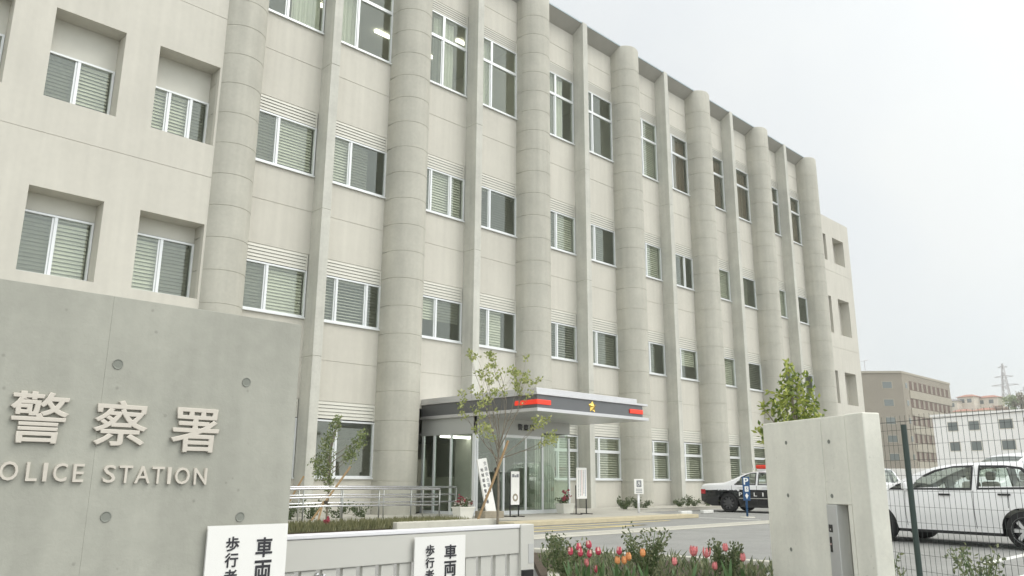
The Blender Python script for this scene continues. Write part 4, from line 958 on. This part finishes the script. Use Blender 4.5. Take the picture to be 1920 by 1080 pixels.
oL = Vector((-(c0-cl_).y, (c0-cl_).x)).normalized(); oL = oL if oL.dot(Vector((-1, -1))) > 0 else -oL
oR = Vector((-(cr2-c0).y, (cr2-c0).x)).normalized(); oR = oR if oR.dot(Vector((0, -1))) > 0 else -oR
LR = (cr2-c0).length; fl = 2.78
for f_ in range(6):
    zt = H_-1.1-fl*f_
    m = MB(); on_face(m, cl_, c0, oL, 4.6, 6.3, zt-1.35, zt-.15, -.02, .03); wd_ = BP(m.obj('window', 'brownl')); m = MB(); on_face(m, cl_, c0, oL, 4.75, 6.15, zt-1.25, zt-.25, .0, .05); m.obj('pane', 'dwin', wd_)
    m = MB(); on_face(m, c0, cr2, oR, .9, 1.9, zt-1.25, zt-.2, -.02, .03); wd_ = BP(m.obj('window', 'brownl')); m = MB(); on_face(m, c0, cr2, oR, 1.0, 1.8, zt-1.15, zt-.3, .0, .05); m.obj('pane', 'dwin', wd_)
    for k in range(9):
        s0 = 2.6+k*(LR-3.0)/9; s1 = s0+(LR-3.0)/9
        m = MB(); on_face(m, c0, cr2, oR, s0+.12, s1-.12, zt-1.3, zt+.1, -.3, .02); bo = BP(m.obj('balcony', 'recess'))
        m = MB(); on_face(m, c0, cr2, oR, s0+.5*(s1-s0), s1-.14, zt-1.25, zt+.05, .022, .06); m.obj('partition', 'brownb', bo)
    m = MB(); on_face(m, c0, cr2, oR, 2.5, LR, zt-fl+.16, zt-1.36, .001, .10); BP(m.obj('balcony_rail', 'brownl'))
m = MB(); m.tube([(128.5,50.5,H_+.3),(128.5,50.5,H_+2.2)], .05, 5); m.tube([(128.0,50.9,H_+2.0),(129.0,50.1,H_+2.3)], .04, 5); BP(m.obj('aerial', 'steel'))
wb = thing('white_apartment_block', 'white rendered apartment block with square windows right of the brown block', 'building', (116, 34, -.46))
w0 = Vector((114.6, 36.9)); w1 = Vector((110.5, 16.0)); ow = Vector((-1, .2)).normalized(); WI = Matrix.Translation((-116, -34, .46))
def WP(o): o.parent = wb; o.matrix_parent_inverse = WI; return o
m = MB(); HWt = 9.45; m.prism([(w0.x,w0.y),(w1.x,w1.y),(w1.x+12,w1.y-2),(w0.x+7,w0.y-1.5)], -.46, HWt); WP(m.obj('wall', 'fwhite'))
m = MB(); m.prism([(w0.x-.25,w0.y+.2),(w1.x-.25,w1.y),(w1.x+12,w1.y-2),(w0.x+7,w0.y-1.5)], HWt+.003, HWt+.3); WP(m.obj('parapet', 'fwhite'))
def wwin(s0, s1, zc, hh):
    m = MB(); on_face(m, w0, w1, ow, s0, s1, zc-hh, zc+hh, -.02, .04); f_ = WP(m.obj('window', 'hwall')); m = MB(); on_face(m, w0, w1, ow, s0+.08, s1-.08, zc-hh+.08, zc+hh-.08, .0, .055); m.obj('pane', 'dwin', f_)
for f_, z in enumerate((8.1, 5.55, 3.0)):
    for s0, s1 in ((1.9,3.3),(4.6,6.0),(8.3,10.0),(11.2,12.3),(12.6,13.7),(15,16.4)):
        if f_ == 2 and s0 < 4: continue
        wwin(s0, s1, z, .62)
m = MB(); on_face(m, w0, w1, ow, 2.2, 2.9, 2.2, 2.8, .0, .35); WP(m.obj('air_conditioner', 'hwall'))
lw = thing('boundary_wall', 'low white wall standing at the foot of the white apartment block', 'wall', (60, 20, -.46)); m = MB(); m.box(-1.0, .2, -14, 3.4, 0, 2.4, .02); m.obj('wall_slab', 'fwhite', lw)
# hill, houses and pylon far behind
g = MB(); n = 26; pts = []
for i in range(n+1):
    for j in range(9):
        x = 240+j*45; y = -120+i*16; h = 27*min(1, j/2.2)*max(0, 1-((y-80)/170)**2)+rng.uniform(-1, 1)*(j > 0); pts.append(((x, y, -.46+max(0, h)), i, j))
vs_ = [g.bm.verts.new(p[0]) for p in pts]
for i in range(n):
    for j in range(8): g._f([vs_[i*9+j], vs_[(i+1)*9+j], vs_[(i+1)*9+j+1], vs_[i*9+j+1]])
struct(g.obj('hill', 'hill', None, True))
HS = [(330.5,99.0,7,4.5,'roofg','small hillside house with a flat grey roof, leftmost of the far houses'),(333,93.5,6,6,'roofr','tall pale hillside house with a pinkish hipped roof'),(336,87.5,8,5.5,'roofr','wide red roofed hillside house nearest the pylon'),(326,94.0,7,3,'roofr','low hillside house with long red eaves below the others'),(328,87.0,7,3.2,'roofr','low cream hillside house under the wide red roofed one')]
for i, (x, y, wd, h, rf, lb) in enumerate(HS):
    z0 = 25.5 if i < 3 else 22.6; t = thing('hillside_house', lb, 'house', (x, y, z0), R(-12)); h += .8
    m = MB(); m.box(-2.5, 2.5, -wd*.5, wd*.5, -3, h); m.obj('wall', 'hwall', t)
    m = MB(); e = .6; r0 = [(-2.5-e, -wd*.5-e, h), (2.5+e, -wd*.5-e, h), (2.5+e, wd*.5+e, h), (-2.5-e, wd*.5+e, h)]; tp = [(0, -wd*.2, h+1.0), (0, wd*.2, h+1.0)]
    m.poly([r0[0], r0[1], tp[0]]); m.poly([r0[1], r0[2], tp[1], tp[0]]); m.poly([r0[2], r0[3], tp[1]]); m.poly([r0[3], r0[0], tp[0], tp[1]]); m.poly(r0); m.obj('roof', rf, t)
    for k in (-1, 1):
        m = MB(); m.box(-2.56, -2.49, k*wd*.22-.8, k*wd*.22+.8, h-2.2, h-.8); m.obj('window', 'dwin', t)
py = thing('power_pylon', 'tall pale lattice power pylon on the far hill', 'pylon', (342, 83.2, 24))
m = MB(); ph = 21
def pw(z): return 2.4*(1-z/ph)+.25
lv = [0, 4, 7.5, 10.5, 13, 15.5, 18, ph]
for sx, sy in ((1,1),(1,-1),(-1,-1),(-1,1)): m.tube([(sx*pw(z)*.7, sy*pw(z)*.7, z) for z in lv], .16, 4)
for z0, z1 in zip(lv, lv[1:]):
    for k in range(4):
        q = [(1,1),(1,-1),(-1,-1),(-1,1)]; a, b = q[k], q[(k+1) % 4]
        m.tube([(a[0]*pw(z0)*.7, a[1]*pw(z0)*.7, z0), (b[0]*pw(z1)*.7, b[1]*pw(z1)*.7, z1)], .09, 4); m.tube([(b[0]*pw(z0)*.7, b[1]*pw(z0)*.7, z0), (a[0]*pw(z1)*.7, a[1]*pw(z1)*.7, z1)], .09, 4)
m.obj('lattice', 'steel', py)
for z, w_ in ((12.8, 4.6), (16.0, 3.2), (19.6, 1.6)):
    m = MB(); m.tube([(0, -w_, z), (0, 0, z+.5), (0, w_, z)], .16, 4); m.tube([(0, -w_, z), (0, 0, z-.3), (0, w_, z)], .12, 4); m.obj('cross_arm', 'steel', py)
pl = thing('utility_pole', 'thin pale utility pole standing right of the pylon', 'pole', (334, 75.5, 22)); m = MB(); m.tube([(0,0,0),(0,0,13)], [.3,.2], 8); m.box(-.1,.1,-1.2,1.2,11.6,11.8); m.obj('post', 'steel', pl)
def far_tree(x, y, z, h, wd, mt, lb, n=420):
    t = thing('far_tree', lb, 'tree', (x, y, z)); m = MB(); m.tube([(0,0,-1),(0,0,h*.5),(.2,.1,h*.9)], [.3,.22,.06], 6)
    cl = [(rng.gauss(0, wd*.38), rng.gauss(0, wd*.38), h*rng.uniform(.35, .95)) for _ in range(12)]
    for c in cl: m.tube([(0,0,h*.4), c], [.12,.04], 4)
    m.obj('trunk', 'bark', t); m = MB()
    for c in cl: leaves_at(m, c, n//12, wd*.34, .9, .55)
    m.obj('crown', mt, t, 'leaf')
far_tree(322,101,22.0,6,3.2,'leaf_far','bright green tree on the far hill beside the brown apartment block')
far_tree(318,104,20.5,7,3.2,'leaf_far','green tree half hidden behind the edge of the brown apartment block')
far_tree(326,97.5,21,3,2.6,'leaf_far','low green shrubby tree below the leftmost hillside house')
far_tree(334,79.5,24,8,3.4,'leaf_far','round green tree right of the power pylon')
far_tree(332,76.5,24,9,3.2,'leaf_farbrown','brownish budding tree at the far right below the pylon')
far_tree(328,82.5,23,5,3.0,'bloss','pinkish blossoming tree at the foot of the pylon')
far_tree(324,89.5,21,2.6,1.8,'leaf_far','small dark tree in front of the low cream hillside house')

# ================================================================== AIR
hz = MB(); hz.box(-60, 560, -160, 330, -1.6, 62); hm = bpy.data.materials.new('air'); hm.use_nodes = True
hn = hm.node_tree.nodes; hn.remove(hn['Principled BSDF']); pv = hn.new('ShaderNodeVolumePrincipled'); pv.inputs['Density'].default_value = .0007
pv.inputs['Color'].default_value = (.93, .95, .95, 1); pv.inputs['Anisotropy'].default_value = .3
hm.node_tree.links.new(pv.outputs[0], hn['Material Output'].inputs['Volume'])
hme = hz.mesh('haze', []); hme.materials.append(hm); struct(link('haze', hme), 'stuff')
